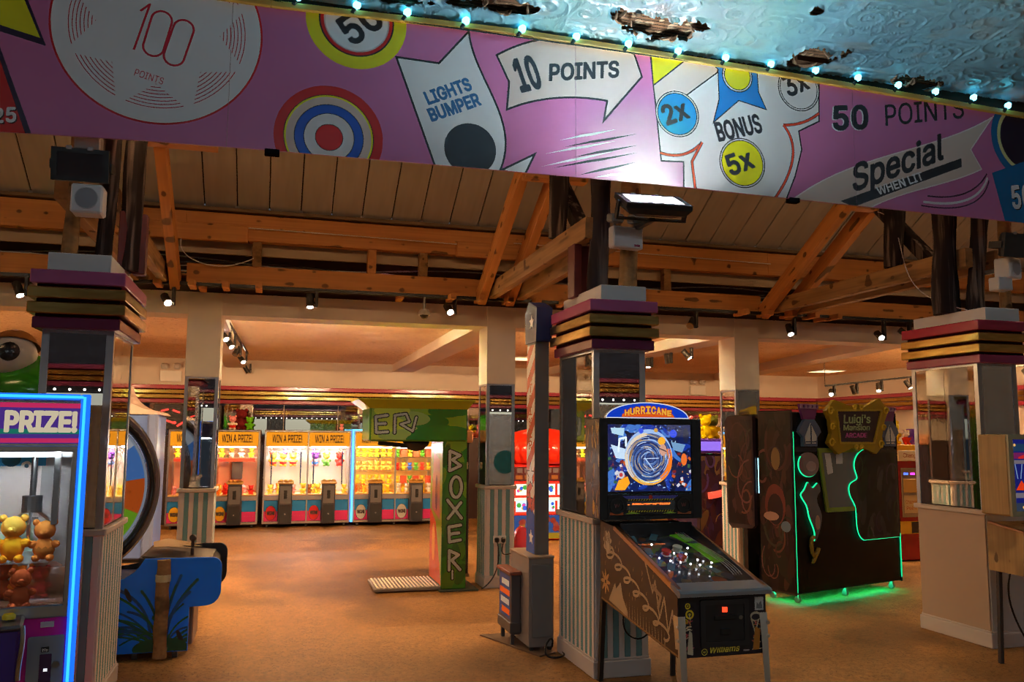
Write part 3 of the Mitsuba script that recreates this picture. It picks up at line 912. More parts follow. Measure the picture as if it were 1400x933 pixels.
q = at(893, 275, y=5.72)
floodlight(q, 29, -4, .52, 'black floodlight with bright white glass under the banner at the middle pillar', (P2x + .13, 6.2), L_FLOOD)
q = at(110, 226, y=5.85)
floodlight(q, 100, 0, .34, 'unlit black floodlight above the white loudspeaker on the left pillar', (P1 + .1, 6.2))
q = at(1393, 336, y=5.85)
floodlight(q, 100, 0, .34, 'unlit black floodlight above the loudspeaker on the right pillar', (P3 + .22, 6.15))


def loudspeaker(c, label, turn=0):
    k = thing('loudspeaker', label, 'loudspeaker')
    s = .095
    def fin(m):
        return rotz(m, turn).apply_translation(c)
    part(k, 'cabinet', fin(box(-s, s, -.02, .13, -s, s, .012)), 'satin', c8(214, 212, 214))
    part(k, 'grille', fin(prism(circ(0, 0, .066), .006, (0, -.021, 0), (1, 0, 0), (0, 0, 1))), 'matte', c8(150, 150, 156))
    part(k, 'grille_ring', fin(prism(circ(0, 0, .071).difference(circ(0, 0, .066)), .008, (0, -.02, 0), (1, 0, 0), (0, 0, 1))), 'satin', c8(190, 188, 190))
    part(k, 'bracket', fin(box(-.02, .02, .13, .34, -.02, .02)), 'satin', c8(60, 60, 62))


loudspeaker(at(119, 272, y=5.85), 'square white loudspeaker with round grille on the left pillar')
loudspeaker(at(1386, 367, y=6.0), 'square white loudspeaker on the right pillar, partly cut by the frame', 14)
k = thing('emergency_light', 'white twin-spot emergency lamp box on the pale pole of the middle pillar', 'emergency light')
q = at(856, 326, y=6.04)
part(k, 'box', rotz(cat(box(-.135, .135, -.04, .05, -.085, .085, .01), box(-.06, .06, .04, .14, -.05, .05)), 8).apply_translation(q), 'satin', c8(214, 210, 214))
part(k, 'red_label', rotz(box(.05, .10, -.043, -.039, -.07, -.052), 8).apply_translation(q), 'satin', c8(150, 40, 80))
for dx in (-.10, .075):
    h = part(k, 'lamp_head', rotz(rotx(box(-.055, .055, -.05, .05, -.035, .035, .012), 12, (0, 0, 0)), 10).apply_translation(q + V(dx, -.02, .15)), 'satin', c8(96, 98, 100))
    part(k, 'lamp_lens', rotz(rotx(box(-.042, .042, -.054, -.05, -.026, .026, .002), 12, (0, 0, 0)), 10).apply_translation(q + V(dx, -.02, .15)), 'gloss', c8(170, 174, 176))
    part(k, 'stem', cyl(q + V(dx, 0, .08), q + V(dx, 0, .13), .012, 10), 'satin', c8(150, 150, 152))
for xx, yy, pyy, l in ((1373, 388, 6.02, 'small white junction box under the loudspeaker at the right'), (120, 194, 5.98, 'grey box above the floodlight on the left pillar')):
    q = at(xx, yy, y=pyy)
    solo('junction_box', l, 'box', box(q[0] - .08, q[0] + .08, pyy - .02, pyy + .1, q[2] - .06, q[2] + .06, .008), 'satin', c8(206, 204, 206) if xx > 200 else c8(120, 112, 104))
for xx, yy, yw, l in ((233, 513, YB, 'small white emergency lamp high on the back wall at the left'), (955, 533, YB, 'small white emergency lamp high on the back wall at the right')):
    q = at(xx, yy, y=yw - .1)
    k = thing('emergency_light', l, 'emergency light')
    part(k, 'box', box(q[0] - .2, q[0] + .2, yw - .09, yw, q[2] - .13, q[2] + .09, .01), 'satin', WHITE)
    for dx in (-.12, .12):
        part(k, 'lamp_head', box(q[0] + dx - .07, q[0] + dx + .07, yw - .14, yw - .02, q[2] + .12, q[2] + .24, .03), 'satin', c8(200, 196, 190))

# ------------------------------------------------------------------ track spotlights
tr = solo('light_track', 'long black light track under the timber girder', 'track', box(X0 + .2, X1 - .2, 9.48, 9.52, 3.375, 3.41), 'satin', BLACK)
solo('track_wire', 'black edge strip under the lower timber', 'strip', box(X0, X1, 9.585, 9.60, 3.395, 3.417), 'satin', BLACK)


def spotlight(q, aim, label, on, group=None, r=.042, ztop=None):
    k = thing('track_spotlight', label, 'spotlight', group)
    q, aim = V(*q), V(*aim) / np.linalg.norm(aim)
    zt = q[2] + .17 if ztop is None else ztop
    part(k, 'adapter', box(q[0] + .05, q[0] + .085, q[1] - .03, q[1] + .03, q[2] - .05, zt, .004), 'satin', c8(30, 28, 28))
    part(k, 'head', cat(cyl(q - aim * .10, q + aim * .045, r, 18), cyl(q, q + V(.06, 0, 0), .014, 8)), 'satin', c8(34, 32, 30), smooth=40)
    part(k, 'rim', cyl(q + aim * .04, q + aim * .055, r + .004, 18), 'metal', c8(130, 110, 80))
    if on:
        part(k, 'lens', lathe([[0, -.004], [r * .9, -.004], [r * .9, 0], [r * .6, .004], [0, .006]], 18, q + aim * .058, aim), 'black', emit=WARM * on)
    else:
        part(k, 'lens', cyl(q + aim * .05, q + aim * .057, r * .9, 18), 'gloss', c8(120, 110, 100))


SP = [((228, 411), (.35, -.75, -.6), 'lit track spotlight nearest the left pillar under the girder', 1), ((424, 414), (.05, -.25, -1), 'lit track spotlight pointing down midway along the left girder', 1), ((614, 424), (.15, -.8, -.65), 'lit track spotlight just right of the dome camera', 1),
      ((945, 443), (-.6, -.5, -.7), 'unlit black track spotlight right of the middle pillar', 0), ((1080, 453), (-.1, -.55, -.9), 'lit track spotlight near the right truss', 1), ((1203, 460), (-.2, -.85, -.55), 'brightest track spotlight left of the right pillar', 1), ((1238, 457), (.5, -.6, -.7), 'unlit track spotlight against the right pillar capital', 0), ((26, 398), (.4, -.3, -.9), 'track spotlight at the left edge of the picture', 1)]
for (x, y), aim, l, on in SP:
    spotlight(at(x, y, y=9.5), aim, l, L_SPOT * on, ztop=3.38)
k = thing('dome_camera', 'white dome security camera hanging under the girder', 'security camera')
q = at(580, 430, y=9.5)
part(k, 'stem', cyl(q + V(0, 0, .02), (q[0], q[1], 3.40), .014, 10), 'satin', c8(150, 148, 146))
part(k, 'housing', lathe([[0, .06], [.05, .055], [.068, .02], [.07, -.01], [0, -.01]], 24, q), 'satin', c8(206, 200, 194), smooth=40)
part(k, 'dome', lathe([[0, -.055], [.03, -.045], [.046, -.022], [.05, -.01]], 20, q), 'gloss', c8(26, 24, 26), smooth=True)
# track along the left-hand ceiling beam
solo('light_track', 'black light track with five spotlights beside the left-hand column', 'track', beam(at(304, 428, z=3.235), at(347, 510, z=3.235) * [1, 0, 1] + V(0, 15.8, 0), .035, .03), 'satin', BLACK)
a0, a1 = at(304, 428, z=3.235), V(at(347, 510, z=3.235)[0], 15.8, 3.235)
for px, py, aim, on, l in ((309, 461, (.5, -.6, -.7), 1, 'nearest lit spotlight on the left-hand ceiling track'), (315, 471, (.5, -.5, -.8), 1, 'second lit spotlight on the left-hand ceiling track'), (325, 482, (-.4, -.3, -.8), 0, 'dark spotlight in the middle of the left-hand ceiling track'), (336, 493, (.4, -.6, -.6), 1, 'third lit spotlight on the left-hand ceiling track'), (343, 507, (.5, .2, -.8), 0, 'last dark spotlight on the left-hand ceiling track')):
    q = at(px, py, z=3.08)
    f = np.clip((q[1] - a0[1]) / (a1[1] - a0[1]), 0, 1)
    spotlight((a0[0] + f * (a1[0] - a0[0]) - .067, q[1], 3.08), aim, l, L_SPOT * on, ztop=3.22)
# track right of the middle pillar
t0, t1 = at(1003, 460, z=3.16), at(880, 490, z=3.16)
t0 = V(t0[0], max(t0[1], 10.35), t0[2])
solo('light_track', 'black light track slanting behind the middle pillar', 'track', beam(t0, t1, .035, .03), 'satin', BLACK)
for px, py, aim, on, l in ((959, 479, (.5, -.4, -.75), .35, 'rightmost spotlight on the track behind the middle pillar'), (928, 487, (.3, .3, -.8), 0, 'middle dark spotlight on the track behind the middle pillar'), (895, 493, (-.1, -.2, -.9), .35, 'left spotlight on the track behind the middle pillar')):
    q = at(px, py, z=3.02)
    f = (px - 1003) / (880 - 1003)
    qq = t0 + f * (t1 - t0) - V(.067, 0, 0)
    spotlight((qq[0], qq[1], 3.02), aim, l, L_SPOT * on, ztop=3.15)
# track above the right-hand machines
t0, t1 = at(1128, 528, y=13.5), at(1262, 514, y=12.2)
t2 = t0 + (t1 - t0) * (1404 - 1128) / (1262 - 1128)
solo('light_track', 'black light track above the red change machine', 'track', beam(t0, t2, .035, .03), 'satin', BLACK)
for px, on, aim, l in ((1141, 1, (-.5, -.7, -.5), 'lit spotlight at the left end of the track above the change machine'), (1173, 0, (.5, .2, -.8), 'second, dark spotlight above the change machine'), (1207, .6, (-.3, -.4, -.8), 'third spotlight above the change machine'), (1247, .6, (.3, -.4, -.8), 'rightmost spotlight above the change machine'), (1390, 1, (-.3, -.7, -.6), 'lit spotlight seen beyond the right pillar')):
    f = (px - 1128) / (1262 - 1128)
    qq = t0 + f * (t1 - t0) - V(.067, 0, .15)
    spotlight(qq, aim, l, L_SPOT * on, ztop=qq[2] + .14)
for x in (t0, t1):
    solo('suspension_rod', ('left' if x is t0 else 'right') + ' thin rod carrying the track above the change machine', 'rod', cyl(x, (x[0], x[1], ZR), .006, 6), 'satin', BLACK, group='suspension rods of the right-hand track')
# added lamps hidden behind the downstand beam, brightening rear ceiling and back wall
for x, l in ((-4.5, 'far left'), (.9, 'left of the middle column'), (4.4, 'right of the middle column'), (10.8, 'far right')):
    k = thing('batten_lamp', f'added unseen warm fill lamp behind the downstand beam, {l}', 'lamp')
    part(k, 'body', box(x - .62, x + .62, 10.3, 10.36, 3.13, 3.19, .006), 'satin', WHITE)
    part(k, 'tube', cyl((x - .6, 10.385, 3.16), (x + .6, 10.385, 3.16), .018, 10), 'black', emit=WARM * L_BATTEN)
# added unseen lamps behind the banner, lighting the roof timbers
for x, l in ((-4.2, 'far left'), (-1.0, 'left'), (1.3, 'left of the middle'), (4.4, 'right of the middle'), (7.8, 'right')):
    k = thing('batten_lamp', f'added unseen warm fill lamp behind the banner, {l}', 'lamp')
    part(k, 'body', box(x - .62, x + .62, 6.06, 6.1, 4.30, 4.36, .006), 'satin', WHITE)
    part(k, 'hood', box(x - .64, x + .64, 6.06, 6.26, 4.36, 4.372), 'satin', c8(70, 70, 72))  # added hood, keeps the tube's light off the upper roof
    part(k, 'tube', cyl((x - .6, 6.125, 4.33), (x + .6, 6.125, 4.33), .018, 10), 'black', emit=WARM * L_ROOF)
for x, y, l in ((-4.5, -.5, 'left'), (-.5, .2, 'middle left'), (3.5, .2, 'middle right'), (8, -.5, 'right')):  # added cool lamps behind the viewer, brightening banner and front hall
    k = thing('batten_lamp', f'added unseen cool fill lamp under the front ceiling, {l}', 'lamp')
    part(k, 'body', box(x - .62, x + .62, y - .03, y + .03, 4.84, 4.90, .006), 'satin', WHITE)
    part(k, 'tube', cyl((x - .6, y, 4.815), (x + .6, y, 4.815), .018, 10), 'black', emit=V(.80, .93, 1.0) * L_FRONT)
for px, py, l in ((717, 491, 'small square ceiling lamp seen beside the striped tower'), (1130, 508, 'small square ceiling lamp above the black game cabinet')):
    q = at(px, py, z=ZR - .02)
    k = thing('ceiling_lamp', l, 'ceiling lamp')
    part(k, 'frame', box(q[0] - .3, q[0] + .3, q[1] - .3, q[1] + .3, ZR - .025, ZR, .006), 'satin', WHITE)
    part(k, 'diffuser', box(q[0] - .27, q[0] + .27, q[1] - .27, q[1] + .27, ZR - .031, ZR - .025), 'black', emit=WARM * 2.2)

# ------------------------------------------------------------------ prize machines along the back wall
ORG = c8(240, 140, 24)


def toy(name, label, c, h, body, head=None, group=None, face=(0, -1), extra=None, cat_='soft toy'):
    """A small soft toy, h high, standing on or hanging at c (its lowest point)."""
    k = thing(name, label, cat_, group)
    head = body if head is None else head
    f = V(face[0], face[1], 0)
    s = np.cross(f, (0, 0, 1))
    c = V(*c)
    part(k, 'body', cat(ball(c + V(0, 0, h * .3), (h * .24, h * .2, h * .28), 1), *[ball(c + s * (sg * h * .24) + f * h * .04 + V(0, 0, h * .40), (h * .12, h * .1, h * .1), 1) for sg in (-1, 1)], *[ball(c + s * (sg * h * .15) + f * h * .1 + V(0, 0, h * .08), (h * .1, h * .14, h * .09), 1) for sg in (-1, 1)]), 'matte', body, smooth=True)
    part(k, 'head', cat(ball(c + V(0, 0, h * .74), (h * .25, h * .22, h * .24), 1), *[ball(c + s * (sg * h * .2) + V(0, 0, h * .93), h * .085, 1) for sg in (-1, 1)], ball(c + f * h * .19 + V(0, 0, h * .69), (h * .1, h * .08, h * .08), 1)), 'matte', head, smooth=True)
    if extra is not None:
        part(k, 'shirt', ball(c + V(0, 0, h * .26), (h * .255, h * .215, h * .2), 1), 'matte', extra, smooth=True)
    return k


YELT, REDT, ORT, PKT, GRT, BRT, WHT, PUT, BLT = c8(250, 206, 60), c8(226, 50, 40), c8(240, 130, 50), c8(240, 150, 150), c8(90, 170, 60), c8(160, 100, 60), c8(240, 230, 210), c8(120, 60, 190), c8(70, 110, 210)

CN = {tuple(np.round(c, 3)): n for c, n in ((YELT, 'yellow'), (REDT, 'red'), (ORT, 'orange'), (PKT, 'pink'), (GRT, 'green'), (BRT, 'brown'), (WHT, 'white'), (PUT, 'purple'), (BLT, 'blue'))}

ORD = ('first', 'second', 'third', 'fourth', 'fifth', 'sixth')


def prize_machine(x0, label, egg, led=None, kind='hang'):
    """Two cranes side by side, front at y = 17.1."""
    k = thing('prize_machine', label, 'claw machine', 'double prize machines along the back wall')
    w, d, yf = 1.66, .9, 17.1
    x1, yb, xm = x0 + w, yf + d, x0 + w / 2
    part(k, 'base', box(x0 + .01, x1 - .01, yf + .02, yb, .06, .52), 'satin', c8(60, 60, 66))
    part(k, 'bottom_rail', box(x0, x1, yf, yb, .07, .115, .006), 'metal', c8(206, 200, 196))
    part(k, 'sill', box(x0, x1, yf - .012, yb, .52, .61, .008), 'metal', c8(200, 198, 200))
    part(k, 'floor_tray', box(x0 + .03, x1 - .03, yf + .02, yb - .02, .6, .63), 'matte', c8(240, 190, 120))
    part(k, 'back_panel', box(x0 + .02, x1 - .02, yb - .04, yb - .01, .6, 1.85), 'matte', {'hang': c8(240, 196, 170), 'white': c8(250, 250, 250), 'shelf': c8(250, 220, 150)}[kind])
    part(k, 'roof', box(x0, x1, yf, yb, 1.83, 1.87, .006), 'metal', c8(206, 204, 206))
    for x in (x0, x1 - .035):
        part(k, 'side_glass', box(x + .014, x + .02, yf + .04, yb - .04, .61, 1.56), 'acrylic')
        part(k, 'side_board', box(x + .008, x + .026, yf + .04, yb - .04, 1.56, 1.84), 'satin', ORG * .7)
    for x in (x0, xm - .015, x1 - .035):
        part(k, 'post', box(x, x + (.03 if x == xm - .015 else .035), yf - .006, yf + .04, .1, 1.85, .005), 'metal', c8(214, 212, 214))
    for x in (x0, x1 - .035):
        part(k, 'post', box(x, x + .035, yb - .04, yb, .1, 1.85, .005), 'metal', c8(214, 212, 214))
    for i, xa in enumerate((x0 + .035, xm + .015)):
        xb = xa + w / 2 - .05
        cx = (xa + xb) / 2
        # backlit header
        part(k, 'header_box', box(xa, xb, yf + .02, yf + .1, 1.56, 1.83), 'satin', c8(120, 70, 20))
        clip = sbox(xa, 1.565, xb, 1.825)
        print_on(k, 'header', [(clip, c8(244, 146, 22)), (text('WIN A PRIZE!', (cx - .28, 1.63), (cx + .28, 1.63), .145, True), c8(44, 22, 14))], clip, (0, yf + .02, 0), (1, 0, 0), (0, 0, 1), 'satin', glow=1.0)
        part(k, 'window', box(xa, xb, yf + .006, yf + .01, .61, 1.56), 'glass')
        part(k, 'lamp', box(xa + .05, xb - .05, yf + .06, yf + .1, 1.525, 1.555), 'black', emit=(V(.94, .98, 1.0) * L_CLAWW * 3.2 if kind == 'white' else V(1, .70, .34) * L_CLAWW))
        # printed base panels, control box
        for (a, c) in ((xa, cx - .135), (cx + .135, xb)):
            pc_ = sbox(a, .12, c, .515)
            ly = [(pc_, c8(226, 44, 120)), (sbox(a, .31, c, .6), c8(24, 132, 206))]
            if a == xa:
                e = affinity.scale(circ(a + (c - a) / 2, .275, .11), .88, 1.25)
                ly += [(e.buffer(.008), c8(30, 60, 90)), (e, egg), (text('WIN!', (a + (c - a) / 2 - .07, .245), (a + (c - a) / 2 + .07, .245), .062, True, 0, .004), c8(60, 40, 40))]
            else:
                ly += [(text('- - - -', (a + .05, .21), (c - .05, .21), .02), c8(240, 140, 180))]
            print_on(k, 'base_panel', ly, pc_, (0, yf + .02, 0), (1, 0, 0), (0, 0, 1), 'satin', lift=.004)
        cb = part(k, 'control_box', box(cx - .125, cx + .125, yf - .22, yf + .02, .08, .86, .012), 'satin', c8(62, 60, 66))
        part(cb, 'coin_door', box(cx - .105, cx + .105, yf - .228, yf - .219, .1, .44, .006), 'satin', c8(40, 40, 44))
        part(cb, 'coin_plate', box(cx - .105, cx + .105, yf - .228, yf - .219, .47, .80, .006), 'satin', c8(104, 102, 104))
        part(cb, 'coin_slot', box(cx - .03, cx + .03, yf - .236, yf - .227, .56, .72, .008), 'satin', BLACK)
        part(cb, 'lock', cyl((cx, yf - .236, .27), (cx, yf - .227, .27), .014, 10), 'metal', ALU)
        part(cb, 'top_panel', rotx(box(cx - .15, cx + .15, yf - .25, yf - .02, .86, .885, .006), 8, (0, yf - .1, .87)), 'satin', c8(190, 140, 70))
        for j in (-1, 0, 1):
            bt = part(cb, 'button', lathe([[0, 0], [.038, 0], [.038, .016], [.03, .026], [0, .03]], 16, (cx + j * .09, yf - .14, .89), (0, -.3, 1)), 'metal', GOLD, smooth=40)
        # crane
        q = V(cx + (.12, -.16)[i], yf + .5, 1.52)
        cr = part(k, 'crane', cat(cyl(q, q - V(0, 0, .14), .012, 8), cyl(q - V(0, 0, .14), q - V(0, 0, .2), .04, 12), box(xa + .03, xb - .03, q[1] - .012, q[1] + .012, 1.51, 1.53)), 'metal', c8(150, 150, 156))
        for j in range(3):
            a = j * 2.09 + .4
            e = V(math.cos(a), math.sin(a), 0)
            part(cr, 'claw_arm', tube([q - V(0, 0, .19) + e * .02, q - V(0, 0, .22) + e * .08, q - V(0, 0, .30) + e * .06], .008, 6), 'metal', c8(190, 190, 190))
        side = ('left', 'right')[i]
        nm = {'hang': 'the left prize machine', 'white': 'the white-lit prize machine', 'shelf': 'the blue-framed prize machine'}[kind]
        # the heap on the tray
        for j in range(9):
            px_, py_ = xa + .08 + (xb - xa - .16) * (j % 5) / 4 + .03 * rng.standard_normal(), yf + .14 + .25 * (j // 5) + .08 * rng.random()
            colr = {'hang': (PKT, ORT, REDT, YELT), 'white': (YELT, ORT, PKT, BRT), 'shelf': (YELT, YELT, ORT, WHT)}[kind][int(rng.integers(4))]
            toy('plush_toy', f'{CN[tuple(np.round(colr, 3))]} soft toy heaped on the tray of {nm}, {side} side', (px_, py_, .63), .15 + .06 * rng.random(), colr, group=f'{CN[tuple(np.round(colr, 3))]} toys heaped in {nm}, {side} side')
        if kind == 'hang':
            for j in range(4):
                x = xa + .1 + j * .185
                toy('plush_toy', f'{ORD[j]} soft toy from left, top shelf of {nm}, {side} side', (x, yf + .34, 1.33), .19, (YELT, PKT, WHT, YELT)[j], (YELT, ORT, PKT, YELT)[j], group=f'top shelf of {nm}, {side} side')
            part(k, 'shelf', box(xa + .03, xb - .03, yf + .24, yf + .46, 1.315, 1.33), 'acrylic')
            part(k, 'red_strip', box(xa + .05, xb - .05, yf + .232, yf + .24, 1.255, 1.32), 'satin', c8(220, 60, 40))
            part(k, 'back_unit', box(cx - .1, cx + .1, yf + .5, yf + .7, .9, 1.24, .01), 'satin', c8(70, 60, 62))
            part(k, 'speckled_board', box(xa + .03, xb - .03, yf + .72, yf + .73, .7, 1.25), 'matte', c8(232, 160, 140))
        elif kind == 'white':
            for j, (dx, cl, hd, ex) in enumerate((((.14, YELT, YELT, REDT), (.33, YELT, YELT, REDT), (.52, YELT, YELT, REDT)), ((.14, PKT, PUT, BLT), (.36, GRT, YELT, GRT), (.62, REDT, REDT, REDT)))[i]):
                x = xa + dx
                toy('plush_toy', f'{("first", "second", "third")[j]} hanging soft toy in {nm}, {side} side', (x, yf + .36, 1.16), .27, cl, hd, extra=ex)
                part(k, 'hanging_cord', cyl((x, yf + .36, 1.42), (x, yf + .36, 1.53), .003, 5), 'matte', DARK)
            for j in range(3):
                x = xa + .1 + j * .26
                toy('plush_toy', f'{ORD[j]} soft toy hung under the header of {nm}, {side} side', (x, yf + .2, 1.40), .13, (REDT, PUT, PKT)[(j + i) % 3], group=f'toys under the header of {nm}, {side} side')
            for x in (xa + .1, xb - .12):
                part(k, 'crane_rail', box(x, x + .02, yf + .3, yf + .34, .8, 1.45), 'metal', c8(70, 90, 130))
        else:
            for r_, z in enumerate((1.34, 1.07, .80)):
                part(k, 'shelf', box(xa + .02, xb - .02, yf + .30, yf + .46, z - .014, z), 'acrylic')
                for j in range(6):
                    x = xa + .07 + j * .13
                    if i == 0:
                        toy('plush_toy', f'{ORD[j]} yellow soft toy from the left on the {("top", "middle", "lowest")[r_]} shelf of {nm}', (x, yf + .38, z), .19, (YELT, c8(250, 190, 90))[r_ % 2], group=f'yellow toys on the {("top", "middle", "lowest")[r_]} shelf of {nm}')
                    elif j % 2 == 0 or r_ == 1:
                        toy('plush_toy', f'{("green", "red", "yellow", "blue")[(j + r_) % 4]} soft toy, place {ORD[j]}, {("top", "middle", "lowest")[r_]} shelf right side of {nm}', (x, yf + .38, z), .16, (GRT, REDT, YELT, BLT)[(j + r_) % 4], group=f'bright toys on the {("top", "middle", "lowest")[r_]} shelf of {nm}')
                    else:
                        solo('toy_box', f'{ORD[j // 2]} red toy box from the left, {("top", "middle", "lowest")[r_]} shelf of {nm}', 'box', box(x - .06, x + .06, yf + .34, yf + .42, z, z + .16, .004), 'satin', (REDT, c8(210, 70, 40))[j % 2], group=f'toy boxes on the {("top", "middle", "lowest")[r_]} shelf of {nm}')
    for x in (x0 + .1, xm, x1 - .1):
        part(k, 'castor', cat(cyl((x - .02, yf + .09, .035), (x + .02, yf + .09, .035), .035, 12), box(x - .012, x + .012, yf + .06, yf + .12, .04, .08)), 'satin', c8(60, 58, 60))
        part(k, 'castor', cat(cyl((x - .02, yb - .09, .035), (x + .02, yb - .09, .035), .035, 12), box(x - .012, x + .012, yb - .12, yb - .06, .04, .08)), 'satin', c8(60, 58, 60))
    if led is not None:
        part(k, 'light_strip', cat(box(x0 - .045, x0 - .005, yf - .02, yf + .02, .08, 1.9), box(x0 - .045, x1, yf - .02, yf + .02, 1.875, 1.9)), 'black', emit=led)
        part(k, 'side_light_strip', box(x0 - .05, x0 - .03, yf + .03, yf + .07, .08, 1.88), 'black', emit=c8(90, 30, 255) * 1.3)
    return k


prize_machine(-1.90, 'double prize machine with yellow eggs nearest the blue wheel game', c8(250, 190, 30), kind='hang')
prize_machine(-.16, 'middle double prize machine with red eggs and white-lit back', c8(220, 30, 40), kind='white')
prize_machine(1.56, 'double prize machine framed in blue light with grey eggs behind the boxing machine', c8(196, 190, 180), led=V(.1, .45, 1.0) * 2.2, kind='shelf')
# plush on the roof of the first machine
toy('plush_toy', 'green round soft toy on the roof of the left-hand prize machine', (-.46, 17.5, 1.87), .26, c8(110, 200, 40))
toy('plush_toy', 'pink and white soft toy on the roof of the left-hand prize machine', (-.78, 17.45, 1.87), .28, WHT, PKT, extra=REDT)
toy('plush_toy', 'dark red soft toy high on the roof of the left-hand prize machine', (-.62, 17.65, 1.87), .42, c8(120, 40, 40))
toy('plush_toy', 'small pink soft toy on the roof of the middle prize machine', (1.33, 17.5, 1.87), .14, PKT)

# ------------------------------------------------------------------ boxing machine
k = thing('boxing_machine', 'green graffiti-painted boxing machine with a punch arm and ribbed floor plate', 'boxing machine')
GRN = [c8(34, 120, 30), c8(110, 170, 30), c8(150, 190, 40), c8(20, 80, 26)]
part(k, 'post', box(1.93, 2.215, 9.82, 10.62, .02, 1.86, .012), 'gloss', c8(30, 100, 30))
part(k, 'arm', box(1.06, 2.215, 9.80, 10.62, 1.72, 2.12, .02), 'gloss', c8(60, 120, 30))
cn = trimesh.convex.convex_hull(np.array([(x, y, z) for x, y, z in ((1.06, 9.80, 2.1), (2.215, 9.80, 2.1), (2.215, 10.62, 2.1), (1.06, 10.62, 2.1), (.92, 9.72, 2.20), (2.29, 9.72, 2.20), (2.29, 10.72, 2.20), (.92, 10.72, 2.20), (.92, 9.72, 2.215), (2.29, 9.72, 2.215), (2.29, 10.72, 2.215), (.92, 10.72, 2.215))]))
part(k, 'canopy', cn, 'gloss', c8(160, 160, 26))
pcl = sbox(1.93, .03, 2.215, 1.80)
ly = [(pcl, GRN[0])]
r2 = np.random.default_rng(3)
for i in range(26):
    x, z = 1.9 + .33 * r2.random(), .1 + 1.7 * r2.random()
    ly.append((rot2(affinity.scale(circ(x, z, .10), .4 + .4 * r2.random(), 1.2), 40 * r2.random() - 20), GRN[3] * .7 + .3 * GRN[int(r2.integers(2))] if z < 1.1 or r2.random() < .5 else GRN[0] * .6 + GRN[2] * .4))
SILV = c8(176, 186, 180)


def tag(poly, ly, w=.012):
    ly.append((poly.buffer(w), c8(10, 30, 14)))
    ly.append((poly, SILV))


def ring(pts, w=.034):
    return LineString(pts).buffer(w / 2, cap_style=1)


cx = 2.07
Lb = lambda pts, z, s=1.0: [(cx + x * s, z + y * s) for x, y in pts]
tag(ring(Lb([(-.06, -.11), (-.06, .12), (.06, .07), (-.03, .02), (.07, -.05), (-.06, -.11)], 1.49)), ly)
tag(ring([(cx + .02 + .065 * math.cos(a), 1.19 + .12 * math.sin(a)) for a in np.linspace(0, 6.3, 24)]), ly)
tag(unary := ring(Lb([(-.08, .11), (.09, -.10)], .93)).union(ring(Lb([(.08, .08), (-.07, -.10)], .93))), ly)
tag(ring(Lb([(.08, .10), (-.06, .08), (-.05, -.09), (.08, -.07)], .65)).union(ring(Lb([(-.05, 0), (.06, .01)], .65))), ly)
tag(ring(Lb([(-.05, -.11), (-.05, .11), (.06, .06), (-.02, 0), (.08, -.11)], .35)), ly)
tag(ring(Lb([(-.01, .06), (-.01, -.03)], .17), .02), ly)
print_on(k, 'lettering', ly, pcl, (0, 9.82, 0), (1, 0, 0), (0, 0, 1), 'gloss')
pcl = sbox(1.08, 1.74, 2.2, 2.10)
ly = [(pcl, c8(120, 168, 30))]
for i in range(22):
    x, z = 1.1 + 1.1 * r2.random(), 1.74 + .36 * r2.random()
    ly.append((affinity.scale(circ(x, z, .13), 1.6, .6), GRN[0] if x > 1.6 else (GRN[2] * .8 + .2 * YEL if x < 1.35 else c8(140, 180, 90))))
tag(ring([(1.26, 2.02), (1.13, 2.0), (1.14, 1.82), (1.27, 1.83)], .03).union(ring([(1.14, 1.92), (1.24, 1.925)], .03)), ly)
tag(ring([(1.35, 1.82), (1.35, 2.02), (1.48, 2.04), (1.52, 1.95), (1.42, 1.92), (1.56, 1.84), (1.60, 2.0)], .026), ly)
print_on(k, 'arm_lettering', ly, pcl, (0, 9.80, 0), (1, 0, 0), (0, 0, 1), 'gloss')
pcl = sbox(9.84, .06, 10.6, 1.70)
ly = [(pcl, c8(150, 170, 40)), (Polygon([(9.84, .06), (10.6, .06), (10.6, .9), (10.2, .75), (9.95, .3)]), c8(226, 90, 40)), (Polygon([(9.95, .8), (10.5, .9), (10.4, 1.6), (10.0, 1.5)]), c8(200, 130, 100)), (affinity.scale(circ(10.2, 1.1, .12), .6, 1.8), c8(120, 60, 60)), (affinity.scale(circ(10.35, .5, .14), .7, 1.6), c8(240, 150, 60))]
# left face of the post (normal -x)
m, c, uv = art([(affinity.scale(g, -1, 1, origin=(0, 0)), q_) for g, q_ in ly], affinity.scale(pcl, -1, 1, origin=(0, 0)), (1.93, 0, 0), (0, -1, 0), (0, 0, 1), .002)
part(k, 'side_art', m, 'gloss', c, uv=uv)
fp = part(k, 'floor_plate', box(1.17, 1.95, 9.86, 10.6, .012, .05, .008), 'satin', c8(130, 120, 110))
for i in range(17):
    x = 1.20 + i * .043
    part(fp, 'rib', box(x, x + .02, 9.88, 10.58, .05, .06, .003), 'satin', c8(236, 224, 206))
part(k, 'foot_plate', box(1.9, 2.36, 9.76, 10.7, 0, .022, .004), 'satin', c8(60, 70, 60))
part(k, 'punch_mount', lathe([[0, -.12], [.09, -.10], [.15, -.04], [.16, .01], [0, .01]], 24, (1.66, 10.15, 1.72)), 'satin', c8(26, 24, 24), smooth=True)
part(k, 'punch_lever', beam((1.20, 10.1, 1.70), (1.6, 10.12, 1.66), .07, .05, .01), 'satin', c8(30, 28, 28))
k = thing('photo_booth', 'tall black cabinet standing between the boxing machine and the middle column', 'cabinet')
part(k, 'body', box(2.26, 2.46, 10.75, 11.5, .04, 1.70, .01), 'satin', c8(24, 22, 30))
part(k, 'front_panel', box(2.27, 2.45, 10.735, 10.75, .1, 1.62, .004), 'gloss', c8(30, 26, 34))
